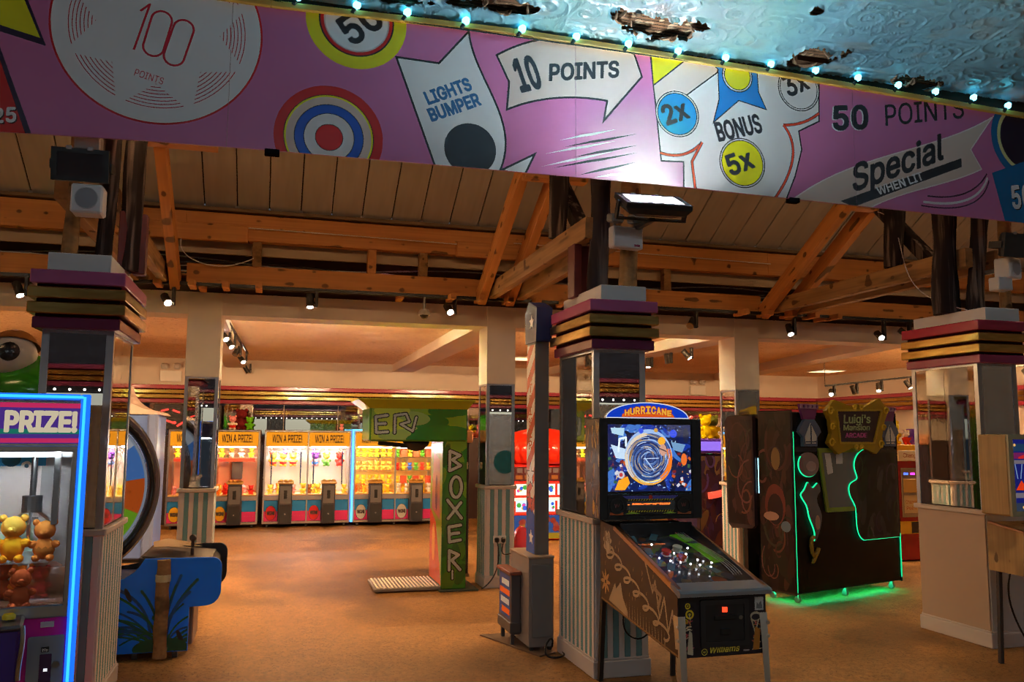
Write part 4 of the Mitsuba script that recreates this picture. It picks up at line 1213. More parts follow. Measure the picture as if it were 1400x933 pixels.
part(k, 'top', box(2.23, 2.5, 10.7, 11.55, 1.70, 1.86, .02), 'satin', c8(176, 120, 90))
part(k, 'plate', box(2.32, 2.44, 10.728, 10.737, 1.36, 1.45, .004), 'satin', c8(150, 140, 130))
part(k, 'foot', box(2.25, 2.47, 10.74, 11.5, 0, .04), 'satin', c8(110, 90, 70))

# ------------------------------------------------------------------ strength tester beside the middle pillar
k = thing('strength_tester', 'tall striped strength tester tower on a grey steel cabinet left of the middle pillar', 'strength tester')
part(k, 'ground_plate', prism(Polygon([(1.86, 7.62), (2.16, 6.78), (2.32, 6.86), (2.32, 7.62)]), .012, (0, 0, 0), (1, 0, 0), (0, 1, 0)), 'satin', c8(96, 76, 60))
cbx = part(k, 'cabinet', box(2.11, 2.33, 6.93, 7.5, .04, .77, .006), 'satin', c8(120, 116, 114))
part(cbx, 'door', box(2.135, 2.315, 6.92, 6.93, .12, .72, .004), 'satin', c8(104, 106, 108))
part(cbx, 'lid', box(2.10, 2.335, 6.92, 7.51, .765, .785, .006), 'satin', c8(150, 130, 112))
for x in (2.13, 2.29):
    part(cbx, 'foot', box(x, x + .03, 6.95, 6.99, .0, .045), 'satin', DARK)
    part(cbx, 'foot', box(x, x + .03, 7.44, 7.48, .0, .045), 'satin', DARK)
tw = part(k, 'tower', box(2.19, 2.315, 7.02, 7.28, .78, 2.74, .006), 'satin', c8(104, 104, 106))
pcl = sbox(7.03, .79, 7.27, 2.60)
ly = [(pcl, c8(232, 214, 200))]
for i in range(9):
    z = .7 + i * .24
    ly.append((Polygon([(7.0, z), (7.3, z + .26), (7.3, z + .38), (7.0, z + .12)]), c8(206, 80, 44)))
ly.append((Polygon([(7.03, .79), (7.27, .79), (7.27, 1.12), (7.03, 1.26)]), c8(30, 80, 180)))


def star5(x, z, r):
    return Polygon([(x + r * (1, .42)[i % 2] * math.sin(i * math.pi / 5), z + r * (1, .42)[i % 2] * math.cos(i * math.pi / 5)) for i in range(10)])


ly += [(star5(7.15, 1.45, .11).buffer(.008), INK), (star5(7.15, 1.45, .11), OFF), (star5(7.13, 1.22, .10).buffer(.008), INK), (star5(7.13, 1.22, .10), c8(206, 70, 40)), (star5(7.17, .92, .07), OFF)]
for i, ch in enumerate('STRIKER'):
    ly.append((text(ch, (7.10, 2.28 - i * .10), (7.19, 2.28 - i * .10), .075, True), c8(190, 90, 40)))
m, c, uv = art([(affinity.scale(g, -1, 1, origin=(0, 0)), q_) for g, q_ in [(affinity.scale(g, -1, 1, origin=(7.15, 0)), q_) for g, q_ in ly]], affinity.scale(pcl, -1, 1, origin=(0, 0)), (2.19, 0, 0), (0, -1, 0), (0, 0, 1), .003)
part(tw, 'striped_print', m, 'satin', c, uv=uv)
tp = part(k, 'top_sign', trimesh.convex.convex_hull(np.array([(x, y, z) for x in (2.18, 2.325) for y, z in ((6.98, 2.62), (7.3, 2.62), (6.96, 2.92), (7.2, 3.0), (7.32, 2.9))])), 'satin', c8(22, 36, 84))
part(tp, 'star', prism(star5(-7.1, 2.80, .07), .004, (2.178, 0, 0), (0, -1, 0), (0, 0, 1)), 'satin', OFF)
sb = part(k, 'strike_box', box(2.02, 2.105, 7.16, 7.56, .10, .60, .006), 'satin', c8(80, 76, 80))
pcl = sbox(7.19, .22, 7.53, .58)
ly = [(pcl, c8(30, 70, 150))] + [(sbox(7.2 + .02 * (i % 2), .25 + i * .08, 7.46 + .03 * (i % 3), .30 + i * .08), (c8(240, 110, 30), c8(200, 220, 240))[i % 2]) for i in range(4)]
m, c, uv = art([(affinity.scale(g, -1, 1, origin=(0, 0)), q_) for g, q_ in ly], affinity.scale(pcl, -1, 1, origin=(0, 0)), (2.02, 0, 0), (0, -1, 0), (0, 0, 1), .002)
part(sb, 'print', m, 'satin', c, uv=uv)
part(sb, 'lid', box(2.0, 2.108, 7.13, 7.58, .60, .63, .006), 'satin', c8(130, 70, 54))
part(sb, 'leg', cat(*[box(2.03, 2.06, y, y + .03, .012, .11) for y in (7.19, 7.50)], box(2.01, 2.108, 7.15, 7.57, .11, .20, .006)), 'satin', c8(70, 66, 66))
solo('power_cable', 'black cable on the floor between the tester cabinet and the pillar', 'cable', tube(curve([(2.30, 6.88, .05), (2.24, 6.8, .12), (2.2, 6.74, .03), (2.3, 6.7, .012), (2.36, 6.78, .03)], 24), .008, 6), 'satin', BLACK)

# ------------------------------------------------------------------ the blue-lit prize machine in the foreground


def local(o, deg):
    a = math.radians(deg)
    M = mat4(o, (math.cos(a), math.sin(a), 0), (-math.sin(a), math.cos(a), 0))
    return lambda m: clean(m).copy().apply_transform(M), lambda *p: (M @ V(*p, 1))[:3], M


F, Fp, FM = local((-.936, 4.9, 0), 10.8)
fu, fv = FM[:3, 0], V(0, 0, 1)
k = thing('prize_machine', 'pink-based prize machine framed in bright blue light at the left edge', 'claw machine')
W = .80
part(k, 'base', F(box(-W, 0, .01, .85, .06, .86)), 'satin', c8(206, 16, 150))
part(k, 'top', F(box(-W, 0, .0, .85, 1.95, 1.99, .01)), 'satin', c8(150, 152, 156))
part(k, 'header_box', F(box(-W + .02, -.03, .02, .2, 1.735, 1.955)), 'satin', c8(40, 30, 60))
clip = sbox(-W + .03, 1.74, -.035, 1.95)
ly = [(clip, c8(84, 52, 150)), (sbox(-W, 1.925, 0, 1.96), c8(226, 50, 110)), (sbox(-W, 1.79, 0, 1.815), c8(30, 130, 110)), (sbox(-W, 1.745, 0, 1.768), c8(226, 50, 110)),
      (text('WIN A', (-.735, 1.805), (-.425, 1.805), .098, True, 0, .004), c8(240, 224, 190)), (text('PRIZE!', (-.385, 1.805), (-.062, 1.805), .098, True, 0, .005), c8(240, 224, 190))]
print_on(k, 'header', ly, clip, Fp(0, .02, 0), fu, fv, 'gloss', glow=.6)
part(k, 'header_rim', F(cat(box(-W + .02, -.03, .005, .02, 1.95, 1.962), box(-W + .02, -.03, .005, .02, 1.728, 1.74), box(-.038, -.03, .005, .02, 1.73, 1.96))), 'metal', ALU)
part(k, 'window_frame', F(cat(box(-W, -.046, -.005, .03, .862, .925, .006), box(-W, -.046, -.005, .03, 1.70, 1.73, .004), box(-.072, -.046, -.005, .03, .86, 1.73, .004), box(-W, -W + .03, -.005, .03, .86, 1.73, .004))), 'metal', c8(170, 172, 176))
for x, y in ((-.045, .80), (-W, .80)):
    part(k, 'rear_post', F(box(x, x + .045, y, y + .045, .86, 1.95, .004)), 'metal', c8(150, 152, 156))
part(k, 'front_post', F(box(-.045, -.005, .012, .05, .06, 1.95, .004)), 'metal', c8(150, 152, 156))
part(k, 'window', F(box(-W + .03, -.072, .01, .014, .925, 1.70)), 'glass')
part(k, 'side_window', F(box(-.022, -.018, .06, .79, .90, 1.70)), 'glass')
part(k, 'light_strip', F(box(-.047, .0, -.014, .012, .05, 1.998, .006)), 'black', emit=V(.01, .15, 1.0) * 1.2)
part(k, 'top_light_strip', F(box(-W, -.047, -.014, .012, 1.968, 1.998, .006)), 'black', emit=V(.01, .15, 1.0) * 1.2)
part(k, 'light_tube', F(cat(box(-.036, -.022, -.018, -.012, .06, 1.985), box(-W, -.036, -.018, -.012, 1.976, 1.99))), 'black', emit=V(.03, .40, 1.0) * 1.8)
clip = sbox(-W + .02, .88, -.05, 1.72)
ly = [(clip, c8(190, 200, 204)), (sbox(-W, 1.60, -.22, 1.72), c8(30, 170, 230)), (sbox(-W, 1.30, -.24, 1.60), c8(246, 248, 248)), (sbox(-W, 1.06, -.26, 1.27), c8(190, 236, 226)), (sbox(-W, 1.27, -.24, 1.30), c8(110, 112, 118)), (circ(-.40, 1.645, .05), c8(20, 96, 130)), (circ(-.32, 1.60, .028), c8(250, 250, 250)), (circ(-.32, 1.60, .012), c8(60, 110, 140)),
      (Polygon([(-.62, 1.1), (-.60, 1.1), (-.54, 1.5), (-.555, 1.5)]), c8(90, 40, 170))]
part(k, 'back_board', F(box(-W, 0, .80, .83, .86, 1.95)), 'satin', c8(150, 150, 156))
print_on(k, 'back_print', ly, clip, Fp(0, .80, 0), fu, fv, 'satin')
part(k, 'lamp', F(box(-W + .1, -.1, .05, .09, 1.70, 1.725)), 'black', emit=V(.9, .97, 1.0) * 110.0)
cr = part(k, 'crane', F(cat(box(-W + .03, -.03, .40, .43, 1.66, 1.69), cyl((-.26, .42, 1.68), (-.26, .42, 1.45), .016, 10), cyl((-.26, .42, 1.45), (-.26, .42, 1.36), .05, 16), box(-.16, -.13, .30, .52, 1.3, 1.7))), 'metal', c8(130, 134, 140))
for j in range(3):
    a = j * 2.09 + .5
    e = V(math.cos(a), math.sin(a), 0)
    part(cr, 'claw_arm', F(tube([V(-.26, .42, 1.37) + e * .03, V(-.26, .42, 1.30) + e * .11, V(-.26, .42, 1.20) + e * .08], .01, 7)), 'metal', c8(200, 204, 208))
part(k, 'glass_shelf', F(box(-W + .03, -.16, .30, .78, 1.098, 1.106)), 'acrylic')
part(k, 'prize_chute', F(cat(box(-.24, -.06, .10, .12, .92, 1.10), box(-.25, -.24, .10, .40, .92, 1.10))), 'acrylic')
part(k, 'prize_floor', F(box(-W + .02, -.02, .03, .80, .86, .90)), 'matte', c8(60, 40, 30))
cb = part(k, 'control_box', F(box(-.66, -.245, -.20, .0, .60, .86, .012)), 'satin', c8(52, 24, 110))
part(cb, 'chrome_top', F(rotx(box(-.67, -.235, -.215, .0, .86, .89, .012), 4, (0, 0, .87))), 'metal', c8(120, 116, 120))
part(cb, 'button', F(lathe([[0, 0], [.03, 0], [.03, .016], [.022, .026], [0, .028]], 20, (-.30, -.10, .89))), 'gloss', c8(220, 190, 30), smooth=40)
part(cb, 'side_trim', F(tube(curve([(-.235, -.20, .87), (-.23, -.215, .80), (-.236, -.215, .72), (-.24, -.21, .62)], 14), .012, 8)), 'metal', c8(190, 180, 160))
cp_ = part(k, 'coin_plate', F(prism(sbox(-.205, .10, -.065, .76).buffer(.012), .012, (0, .012, 0), (1, 0, 0), (0, 0, 1))), 'satin', c8(128, 132, 138))
part(cp_, 'coin_recess', F(prism(sbox(-.155, .12, -.11, .68).buffer(.004), .006, (0, -.001, 0), (1, 0, 0), (0, 0, 1))), 'satin', c8(60, 24, 70))
part(cp_, 'reject_button', F(cyl((-.085, .0, .63), (-.085, -.016, .63), .017, 18)), 'metal', c8(130, 132, 136))
part(cp_, 'price_plate', F(box(-.155, -.12, -.006, .0, .695, .72)), 'satin', c8(30, 30, 34))
part(cp_, 'price', F(prism(text('20p', (-.152, .70), (-.123, .70), .012, True), .001, (0, -.007, 0), (1, 0, 0), (0, 0, 1))), 'matte', WHITE)
part(cp_, 'coin_light', F(box(-.14, -.122, -.008, -.006, .60, .615)), 'black', emit=(.8, .8, .85))
part(k, 'price_sticker', F(box(-.165, -.105, .004, .01, .815, .842)), 'satin', c8(190, 176, 184))
for x in (-W + .08, -.08):
    for y in (.08, .77):
        part(k, 'castor', F(cyl((x - .02, y, .035), (x + .02, y, .035), .035, 14)), 'satin', DARK)
for j, (x, y, z, h, cl, l) in enumerate(((-.335, .33, 1.106, .25, c8(250, 150, 30), 'orange giraffe-like soft toy on the glass shelf of the foreground machine'), (-.185, .33, 1.106, .22, c8(190, 110, 50), 'brown bear-like soft toy on the glass shelf of the foreground machine'), (-.49, .36, 1.106, .22, c8(240, 170, 40), 'yellow soft toy half cut off on the glass shelf of the foreground machine'),
                                         (-.62, .42, 1.106, .19, c8(250, 190, 60), 'pale yellow soft toy at the left end of the glass shelf'))):
    toy('plush_toy', l, Fp(x, y, z), h, cl, cl * .9 if j else c8(240, 160, 60), face=(.1, -1), extra=(None, c8(150, 90, 40), None, None)[j])
for j in range(12):
    x, y = -.71 + .105 * (j % 6) + .02 * rng.standard_normal(), .10 + .26 * (j // 6) + .03 * rng.random()
    x = min(x, -.27) if y < .3 else min(x, -.12)
    toy('plush_toy', ('orange-brown', 'dark brown', 'light orange', 'dark red')[j % 4] + ' soft toy in the heap at the bottom of the foreground machine', Fp(x, y, .90), .175 + .03 * rng.random(), (c8(190, 100, 50), c8(150, 70, 40), c8(220, 140, 50), c8(150, 40, 40))[j % 4], group=('orange-brown', 'dark brown', 'light orange', 'dark red')[j % 4] + ' toys in the heap of the foreground machine', face=(.2, -1))
solo('wrapped_toy', 'soft toy in a shiny clear wrapper behind the prize chute', 'soft toy', F(cat(ball((-.15, .5, .99), (.08, .07, .09), 2), ball((-.2, .5, 1.06), (.05, .05, .05), 2))), 'gloss', c8(150, 120, 110), smooth=True)
# ------------------------------------------------------------------ frog and wheel game
k = thing('frog_figure', 'huge green frog head with bulging white eyes beyond the left pillar', 'figure')
FG = c8(50, 140, 30)
part(k, 'head', cat(ball((-1.95, 8.35, 2.12), (.62, .5, .36), 4)), 'gloss', FG, smooth=True)
part(k, 'body', lathe([[0, 0], [.46, 0], [.50, .2], [.42, .42], [.3, .5], [0, .5]], 32, (-1.95, 8.55, 1.52)), 'gloss', c8(44, 120, 30), smooth=40)
for x, l in ((-2.17, 0), (-1.45, 1)):
    e = part(k, 'eye', ball((x, 8.06, 2.45), .185, 3), 'gloss', c8(206, 200, 196), smooth=True)
    d = V(.08 if l == 0 else .1, -1, .12); d /= np.linalg.norm(d)
    part(e, 'pupil', trimesh.intersections.slice_mesh_plane(ball((x, 8.06, 2.45), .19, 4), d, V(x, 8.06, 2.45) + d * .172), 'gloss', BLACK, smooth=True)
    lid = trimesh.intersections.slice_mesh_plane(ball((x, 8.09, 2.47), .205, 4), V(0, .35, .94) / np.linalg.norm((0, .35, .94)), V(x, 8.09, 2.54))
    part(e, 'eyelid', lid, 'gloss', c8(150, 90, 40), smooth=True)
mp = [V(-1.95 + .60 * math.cos(a) * .98, 8.35 - .47 * abs(math.sin(a)) - .03, 2.13 - .08 * math.sin(a)) for a in np.linspace(.15, math.pi - .15, 26)]
part(k, 'mouth', tube(curve(mp, 40), .022, 8), 'matte', c8(16, 40, 14))

k = thing('wheel_game', 'blue wheel game with painted reeds and a log post beside the left pillar', 'arcade game')
side = Polygon([(-2.5, .07), (-.60, .07), (-.60, .41)] + [(-.48 + .115 * math.sin(a), .53 - .115 * math.cos(a)) for a in np.linspace(0, 1.57, 8)] + [(-.44 + .075 * math.cos(a), .72 + .075 * math.sin(a)) for a in np.linspace(0, 1.57, 8)] + [(-.95, .797), (-.985, .74), (-1.03, .69), (-1.10, .645), (-1.2, .62), (-1.5, .60), (-2.5, .60)])
sp = part(k, 'side_panel', prism(side, .03, (0, 7.43, 0), (1, 0, 0), (0, 0, 1)), 'satin', c8(0, 116, 250))
part(k, 'side_panel', prism(affinity.translate(side, 0, .01), .03, (0, 8.3, 0), (1, 0, 0), (0, 0, 1)), 'satin', c8(22, 20, 24))
ly = [(side.buffer(-.004), c8(0, 116, 250))]
r2 = np.random.default_rng(5)
base = V(-.80, .08)
for i in range(34):
    a = math.radians(20 + 140 * r2.random())
    l = .25 + .45 * r2.random()
    q1 = base + l * .6 * V(math.cos(a), math.sin(a))
    q2 = base + l * V(math.cos(a), math.sin(a)) + V(.12 * math.cos(a), -.10)
    pts_ = curve([V(base[0] + .05 * r2.standard_normal(), .08), q1, q2], 12)
    ly.append((LineString(pts_).buffer(.006 + .006 * r2.random(), cap_style=1), (c8(10, 60, 130), c8(14, 70, 60), c8(20, 84, 40))[i % 3]))
for x, z in ((-1.06, .52), (-.66, .18)):
    ly.append((rot2(affinity.scale(circ(x, z, .05), .35, 1.2), 24), c8(30, 24, 30)))
ly.append((affinity.scale(circ(-.80, .10, .16), 1.3, .5), c8(24, 70, 40)))
print_on(sp, 'reed_print', ly, side.buffer(-.004), (0, 7.40, 0), (1, 0, 0), (0, 0, 1), 'satin')
part(k, 'body', box(-2.45, -.66, 7.43, 8.27, .09, .60), 'satin', c8(20, 40, 90))
part(k, 'desk', trimesh.convex.convex_hull(np.array([(x, y, z) for y in (7.432, 8.268) for x, z in ((-1.0, .45), (-1.0, .80), (-.46, .74), (-.42, .70), (-.42, .50), (-.50, .45))])), 'satin', c8(30, 26, 28))
part(k, 'desk_print', rotz(box(-.95, -.5, 7.5, 8.2, .775, .785), 0), 'satin', c8(170, 140, 100)) if False else None
part(k, 'desk_top', beam((-.98, 7.85, .805), (-.46, 7.85, .752), .76, .012), 'satin', c8(60, 50, 46))
part(k, 'hand_print', prism(Polygon([(7.5, -.9), (7.8, -.94), (8.1, -.86), (8.0, -.7), (7.9, -.56), (7.84, -.7), (7.76, -.55), (7.7, -.72), (7.6, -.6), (7.58, -.78)]), .004, (0, 0, .79), (0, 1, 0), (1, 0, -.1)), 'satin', c8(176, 146, 106))
part(k, 'handle', cat(cyl((-.62, 7.7, .78), (-.62, 7.7, .90), .014, 10), ball((-.62, 7.7, .92), .03, 2)), 'satin', c8(60, 44, 36), smooth=40)
part(k, 'coin_box', box(-.66, -.58, 7.6, 8.1, .07, .45, .01), 'satin', c8(120, 100, 96))
lg = part(k, 'log', tube([(-.805 + .004 * math.sin(z * 20), 7.385, z) for z in np.linspace(.03, .79, 14)], [.052 + .003 * math.sin(z * 31) for z in np.linspace(.03, .79, 14)], 16), 'rough_timber', smooth=40)
part(lg, 'pale_band', cyl((-.805, 7.385, .62), (-.805, 7.385, .675), .058, 18), 'satin', c8(196, 184, 140))
for x in (-1.0, -.7, -2.2):
    for y in (7.5, 8.2):
        part(k, 'castor', cyl((x - .02, y, .04), (x + .02, y, .04), .04, 14), 'satin', c8(70, 70, 76))
part(k, 'rear_tower', box(-2.5, -1.75, 8.0, 8.75, .6, 1.52, .02), 'satin', c8(18, 70, 160))
wc, wn = V(-1.60, 7.95, 1.32), V(.60, -.80, 0)
wu, wv = V(.80, .60, 0), V(0, 0, 1)
WRd = .64
whl = part(k, 'wheel', lathe([[0, -.015], [WRd, -.015], [WRd, .015], [0, .015]], 64, wc, wn), 'satin', c8(200, 200, 206))
SEG = [c8(90, 150, 236), c8(230, 234, 244), c8(244, 104, 30), c8(140, 206, 40), c8(60, 120, 230), c8(244, 104, 30), c8(140, 206, 40), c8(90, 150, 236), c8(250, 210, 40), c8(60, 120, 236), c8(140, 206, 40), c8(244, 104, 30)]
ly = [(circ(0, 0, WRd, 32), c8(180, 190, 210))]
for i in range(12):
    a0_, a1_ = [2 * math.pi * (i + d) / 12 + .12 for d in (0, 1)]
    ly.append((Polygon([(0, 0)] + [(.61 * math.cos(a), .61 * math.sin(a)) for a in np.linspace(a0_, a1_, 8)]), SEG[i]))
    am = (a0_ + a1_) / 2
    ly.append((LineString([(.18 * math.cos(am), .18 * math.sin(am)), (.48 * math.cos(am + .05), .48 * math.sin(am + .05))]).buffer(.012), SEG[i] * .75))
    if i % 3 == 1 and i > 1:
        ly.append((affinity.scale(circ(.44 * math.cos(am), .44 * math.sin(am), .06), .7, 1.2), c8(140, 80, 190)))
ly.append((circ(0, 0, .14, 24), c8(230, 200, 60)))
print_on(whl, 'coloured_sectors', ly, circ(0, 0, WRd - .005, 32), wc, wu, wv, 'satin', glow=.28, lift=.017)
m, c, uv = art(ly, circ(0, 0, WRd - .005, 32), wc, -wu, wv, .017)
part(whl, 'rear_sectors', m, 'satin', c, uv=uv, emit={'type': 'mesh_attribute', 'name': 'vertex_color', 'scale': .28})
ang = np.linspace(0, 2 * math.pi, 73)[:-1]
part(k, 'black_rim', tube([wc + wn * .04 + (WRd + .03) * (math.cos(a) * wu + math.sin(a) * wv) for a in ang], .03, 10, True), 'gloss', c8(16, 16, 20), smooth=True)
dm = trimesh.creation.revolve([[WRd + .05, .05], [WRd + .09, .05], [WRd + .13, .0], [WRd + .15, -.14], [WRd + .14, -.2], [WRd + .12, -.2], [WRd + .13, -.12], [WRd + .11, -.02], [WRd + .08, .03], [WRd + .05, .03]], sections=64)
part(k, 'chrome_surround', dm.apply_transform(mat4(wc, wu, wv, wn)), 'metal', c8(140, 136, 142), smooth=50)
part(k, 'wheel_back', lathe([[0, -.2], [WRd + .13, -.2], [WRd + .13, -.17], [0, -.17]], 48, wc, wn), 'satin', c8(30, 30, 40)) if False else None
part(k, 'wheel_axle', cyl(wc - wn * .5, wc - wn * .015, .07, 16), 'satin', c8(60, 60, 66))

# ------------------------------------------------------------------ booth and sign at the far left
k = thing('kiddie_ride', 'pale blue booth with a white domed roof beyond the wheel game', 'booth')
part(k, 'body', box(-2.9, -1.62, 12.9, 14.2, .05, 2.06, .02), 'satin', c8(104, 136, 210))
part(k, 'side_band', box(-2.3, -1.7, 12.885, 12.9, .9, 1.42, .004), 'satin', c8(40, 90, 176))
part(k, 'corner_post', box(-1.72, -1.58, 12.86, 13.0, .05, 2.07, .03), 'satin', c8(120, 140, 190))
hood = [(-2.9, 2.06), (-1.56, 2.06), (-1.6, 2.10)] + [(-1.62 - .5 * math.sin(a) ** 1 * 1.0, 2.12 + .42 * (1 - math.cos(a))) for a in np.linspace(.1, 1.5, 10)] + [(-2.9, 2.54)]
part(k, 'domed_roof', prism(Polygon(hood), 1.35, (0, 14.22, 0), (1, 0, 0), (0, 0, 1)), 'satin', c8(226, 206, 196))
part(k, 'foot', box(-2.85, -1.67, 12.95, 14.15, 0, .05), 'satin', DARK)
k = thing('light_sign', 'dark display board with red glowing shapes above the left end of the prize machines', 'sign')
part(k, 'board', box(-2.25, -1.0, 17.62, 17.68, 1.87, 2.36, .01), 'satin', c8(26, 18, 22))
gl = [rot2(sbox(-.07, -.018, .07, .018), d, (0, 0)) for d in (15, -20, 35)]
sh = shapely.union_all([affinity.translate(gl[i % 3], x, z) for i, (x, z) in enumerate(((-2.05, 2.24), (-1.84, 2.22), (-1.62, 2.18), (-2.12, 1.98), (-1.95, 2.02), (-1.76, 1.97), (-1.5, 2.04), (-1.3, 2.2), (-1.2, 2.0)))] + [star5(-1.62, 2.17, .08), circ(-1.86, 2.0, .03)])
part(k, 'red_lights', prism(sh, .006, (0, 17.615, 0), (1, 0, 0), (0, 0, 1)), 'black', emit=(2.2, .09, .06))
part(k, 'foot', box(-1.9, -1.4, 17.6, 17.7, 1.84, 1.88), 'satin', DARK)

# ------------------------------------------------------------------ pinball machine
k = thing('pinball_machine', 'black pinball machine with glowing backglass in front of the middle pillar', 'pinball machine')
px0, px1, py0, py1 = 2.385, 2.985, 4.75, 6.0
prof = Polygon([(py0, .475), (py1, .60), (py1, 1.17), (5.72, 1.15), (py0, .872)])
prof_in = Polygon([(py0 + .02, .70), (5.98, .86), (5.98, 1.0), (py0 + .02, .76)])
left = prism(prof, .02, (px0, 0, 0), (0, 1, 0), (0, 0, 1))
part(k, 'side', left, 'satin', c8(62, 42, 26))
part(k, 'side', prism(prof, .02, (px1 - .02, 0, 0), (0, 1, 0), (0, 0, 1)), 'satin', c8(62, 42, 26))
part(k, 'front', box(px0, px1, py0 - .004, py0 + .02, .475, .868, .003), 'satin', c8(20, 16, 24))
part(k, 'bottom', beam((2.685, py0 + .01, .485), (2.685, py1, .61), .57, .015), 'matte', DARK)
part(k, 'rear', box(px0, px1, py1 - .02, py1, .60, 1.16), 'satin', c8(30, 26, 24))
TAN, UM = c8(196, 168, 130), c8(70, 46, 26)
mir = lambda g: affinity.scale(g, -1, 1, origin=(0, 0))
ly = [(prof.buffer(-.003), UM)]
sp_ = []
for i in range(160):                                  # a spring unwinding from the top rear to the lower front
    t = i / 159
    y, z = 5.86 - .98 * t, .98 - .42 * t
    R_ = .085 * (1 - .35 * t)
    a = t * 2 * math.pi * 6.5 + 2.6
    sp_.append((y + R_ * 1.2 * math.cos(a), z + R_ * .45 * math.sin(a)))
ly.append((LineString(sp_).buffer(.014), c8(40, 26, 16)))
ly.append((LineString(sp_).buffer(.0095), TAN))
r2 = np.random.default_rng(9)
hd = [(5.86 + .07 * math.cos(a) * (1 + .2 * math.sin(9 * a)), 1.03 + .075 * math.sin(a) * (1 + .15 * math.sin(7 * a))) for a in np.linspace(.0, 6.2, 50)]
ly.append((Polygon(hd).buffer(0), c8(206, 184, 150)))
for i in range(24):
    y = 5.80 + .12 * r2.random()
    ly.append((LineString([(y, .98 + .1 * r2.random()), (y + .02, 1.03 + .1 * r2.random())]).buffer(.003), c8(110, 84, 56)))
for i in range(8):
    a = i * math.pi / 4
    ly.append((rot2(affinity.scale(circ(5.90, .74 + .045, .022), .6, 2), math.degrees(a), (5.90, .74)), c8(200, 150, 90)))
ly.append((circ(5.90, .74, .014), UM))
ly.append((Polygon([(5.84, .62), (5.72, .76), (5.70, .72), (5.62, .78), (5.58, .68), (5.50, .60), (5.50, .565)]), TAN))
for i in range(14):
    y = 5.52 - .045 * i
    ly.append((Polygon([(y, .553 - .0045 * i), (y - .012, .553 - .0045 * i), (y - .004, .63 + .09 * r2.random() - .006 * i)]), TAN * .8))
ly.append((LineString([(5.22, 1.0), (5.10, .80), (5.06, .88), (5.0, .66), (4.93, .80), (4.88, .60), (4.82, .74), (4.78, .58)]).buffer(.008), TAN))
ly.append((LineString([(5.1, .84), (4.98, .80), (5.02, .72)]).buffer(.014), c8(170, 140, 110)))
ly.append((circ(5.24, 1.0, .018), TAN))
for i in range(22):
    ly.append((rot2(affinity.scale(circ(4.85 + 1.1 * r2.random(), .70 + .35 * r2.random(), .010), .4, 1.6), 30 * r2.random()), c8(170, 130, 70)))
ly.append((LineString([(py0, .487), (py1, .612)]).buffer(.006), c8(150, 110, 60)))
m, c, uv = art([(mir(g), q_) for g, q_ in ly], mir(prof.buffer(-.003)), (px0, 0, 0), (0, -1, 0), (0, 0, 1), .0015)
part(k, 'side_print', m, 'satin', c, uv=uv)
for x in (px0 - .006, px1 - .024):
    part(k, 'side_rail', cat(beam((x + .015, py0 - .03, .872), (x + .015, 5.73, 1.158), .03, .014, .003), beam((x + (.0 if x < 2.6 else .03), py0, .862), (x + (.0 if x < 2.6 else .03), 5.73, 1.146), .004, .03)), 'metal', c8(190, 160, 130))
part(k, 'lock_bar', trimesh.convex.convex_hull(np.array([(x, y, z) for x in (px0 - .012, px1 + .012) for y, z in ((py0 - .055, .84), (py0 - .06, .862), (py0 - .045, .876), (py0 + .07, .905), (py0 + .07, .885), (py0 - .03, .835))])), 'satin', c8(140, 142, 146))
gy0, gz0, gy1, gz1 = py0 + .06, .892, 5.70, 1.145
part(k, 'top_glass', trimesh.Trimesh([(px0 + .02, gy0, gz0), (px1 - .02, gy0, gz0), (px1 - .02, gy1, gz1), (px0 + .02, gy1, gz1)], [[0, 1, 2], [0, 2, 3]]), 'glass')
pf_d = V(0, gy1 - gy0, gz1 - gz0 + .02)
pfn = np.cross((1, 0, 0), pf_d); pfn /= np.linalg.norm(pfn)
pfo = V(px0 + .02, gy0, gz0 - .09)
PF = lambda x, y, h=0.: pfo + V(x, 0, 0) + pf_d * y + pfn * h           # x in metres, y from 0 to 1
PL_ = np.linalg.norm(pf_d)
clip = sbox(0, 0, .56, PL_)
ly = [(clip, c8(60, 60, 66))]
for i in range(60):
    x, y = .56 * r2.random(), PL_ * r2.random()
    ly.append((rot2(affinity.scale(circ(x, y, .03 + .03 * r2.random()), 1, .5 + r2.random()), 90 * r2.random()), [c8(60, 74, 96), c8(110, 100, 80), c8(40, 40, 48), c8(130, 60, 40), c8(90, 120, 60)][i % 5]))
pfm = part(k, 'playfield', beam(PF(.28, 0, -.01), PF(.28, 1, -.01), .56, .016, up=pfn), 'satin', c8(70, 66, 64))
print_on(pfm, 'print', ly, clip, PF(0, 0, 0), (1, 0, 0), pf_d / PL_, 'gloss')
part(k, 'cabinet_lining', cat(*[beam(PF(x, 0, .04), PF(x, 1, .04), .006, .10, up=pfn) for x in (0.003, .557)], beam(PF(0, .995, .05), PF(.56, .995, .05), .012, .12, up=pfn)), 'satin', c8(30, 28, 30))
for i, (x, y) in enumerate(((.22, .66), (.33, .72), (.29, .56))):
    bm = part(k, 'bumper', lathe([[0, 0], [.024, 0], [.02, .03], [.034, .034], [.034, .044], [0, .05]], 20, PF(x, y), pfn), 'gloss', (c8(220, 60, 30), c8(240, 240, 220), c8(230, 90, 30))[i], smooth=40)
    part(bm, 'skirt', lathe([[.02, .008], [.036, .010], [.036, .014], [.02, .013]], 20, PF(x, y), pfn), 'satin', WHITE)
part(k, 'green_ramp', cat(*[beam(PF(.50 - .12 * t, .42 + .5 * t, .05 + .02 * math.sin(3 * t)), PF(.50 - .12 * (t + .12), .42 + .5 * (t + .12), .05 + .02 * math.sin(3 * (t + .12))), .09, .006, up=pfn) for t in np.arange(0, .95, .12)]), 'gloss', c8(110, 210, 30))
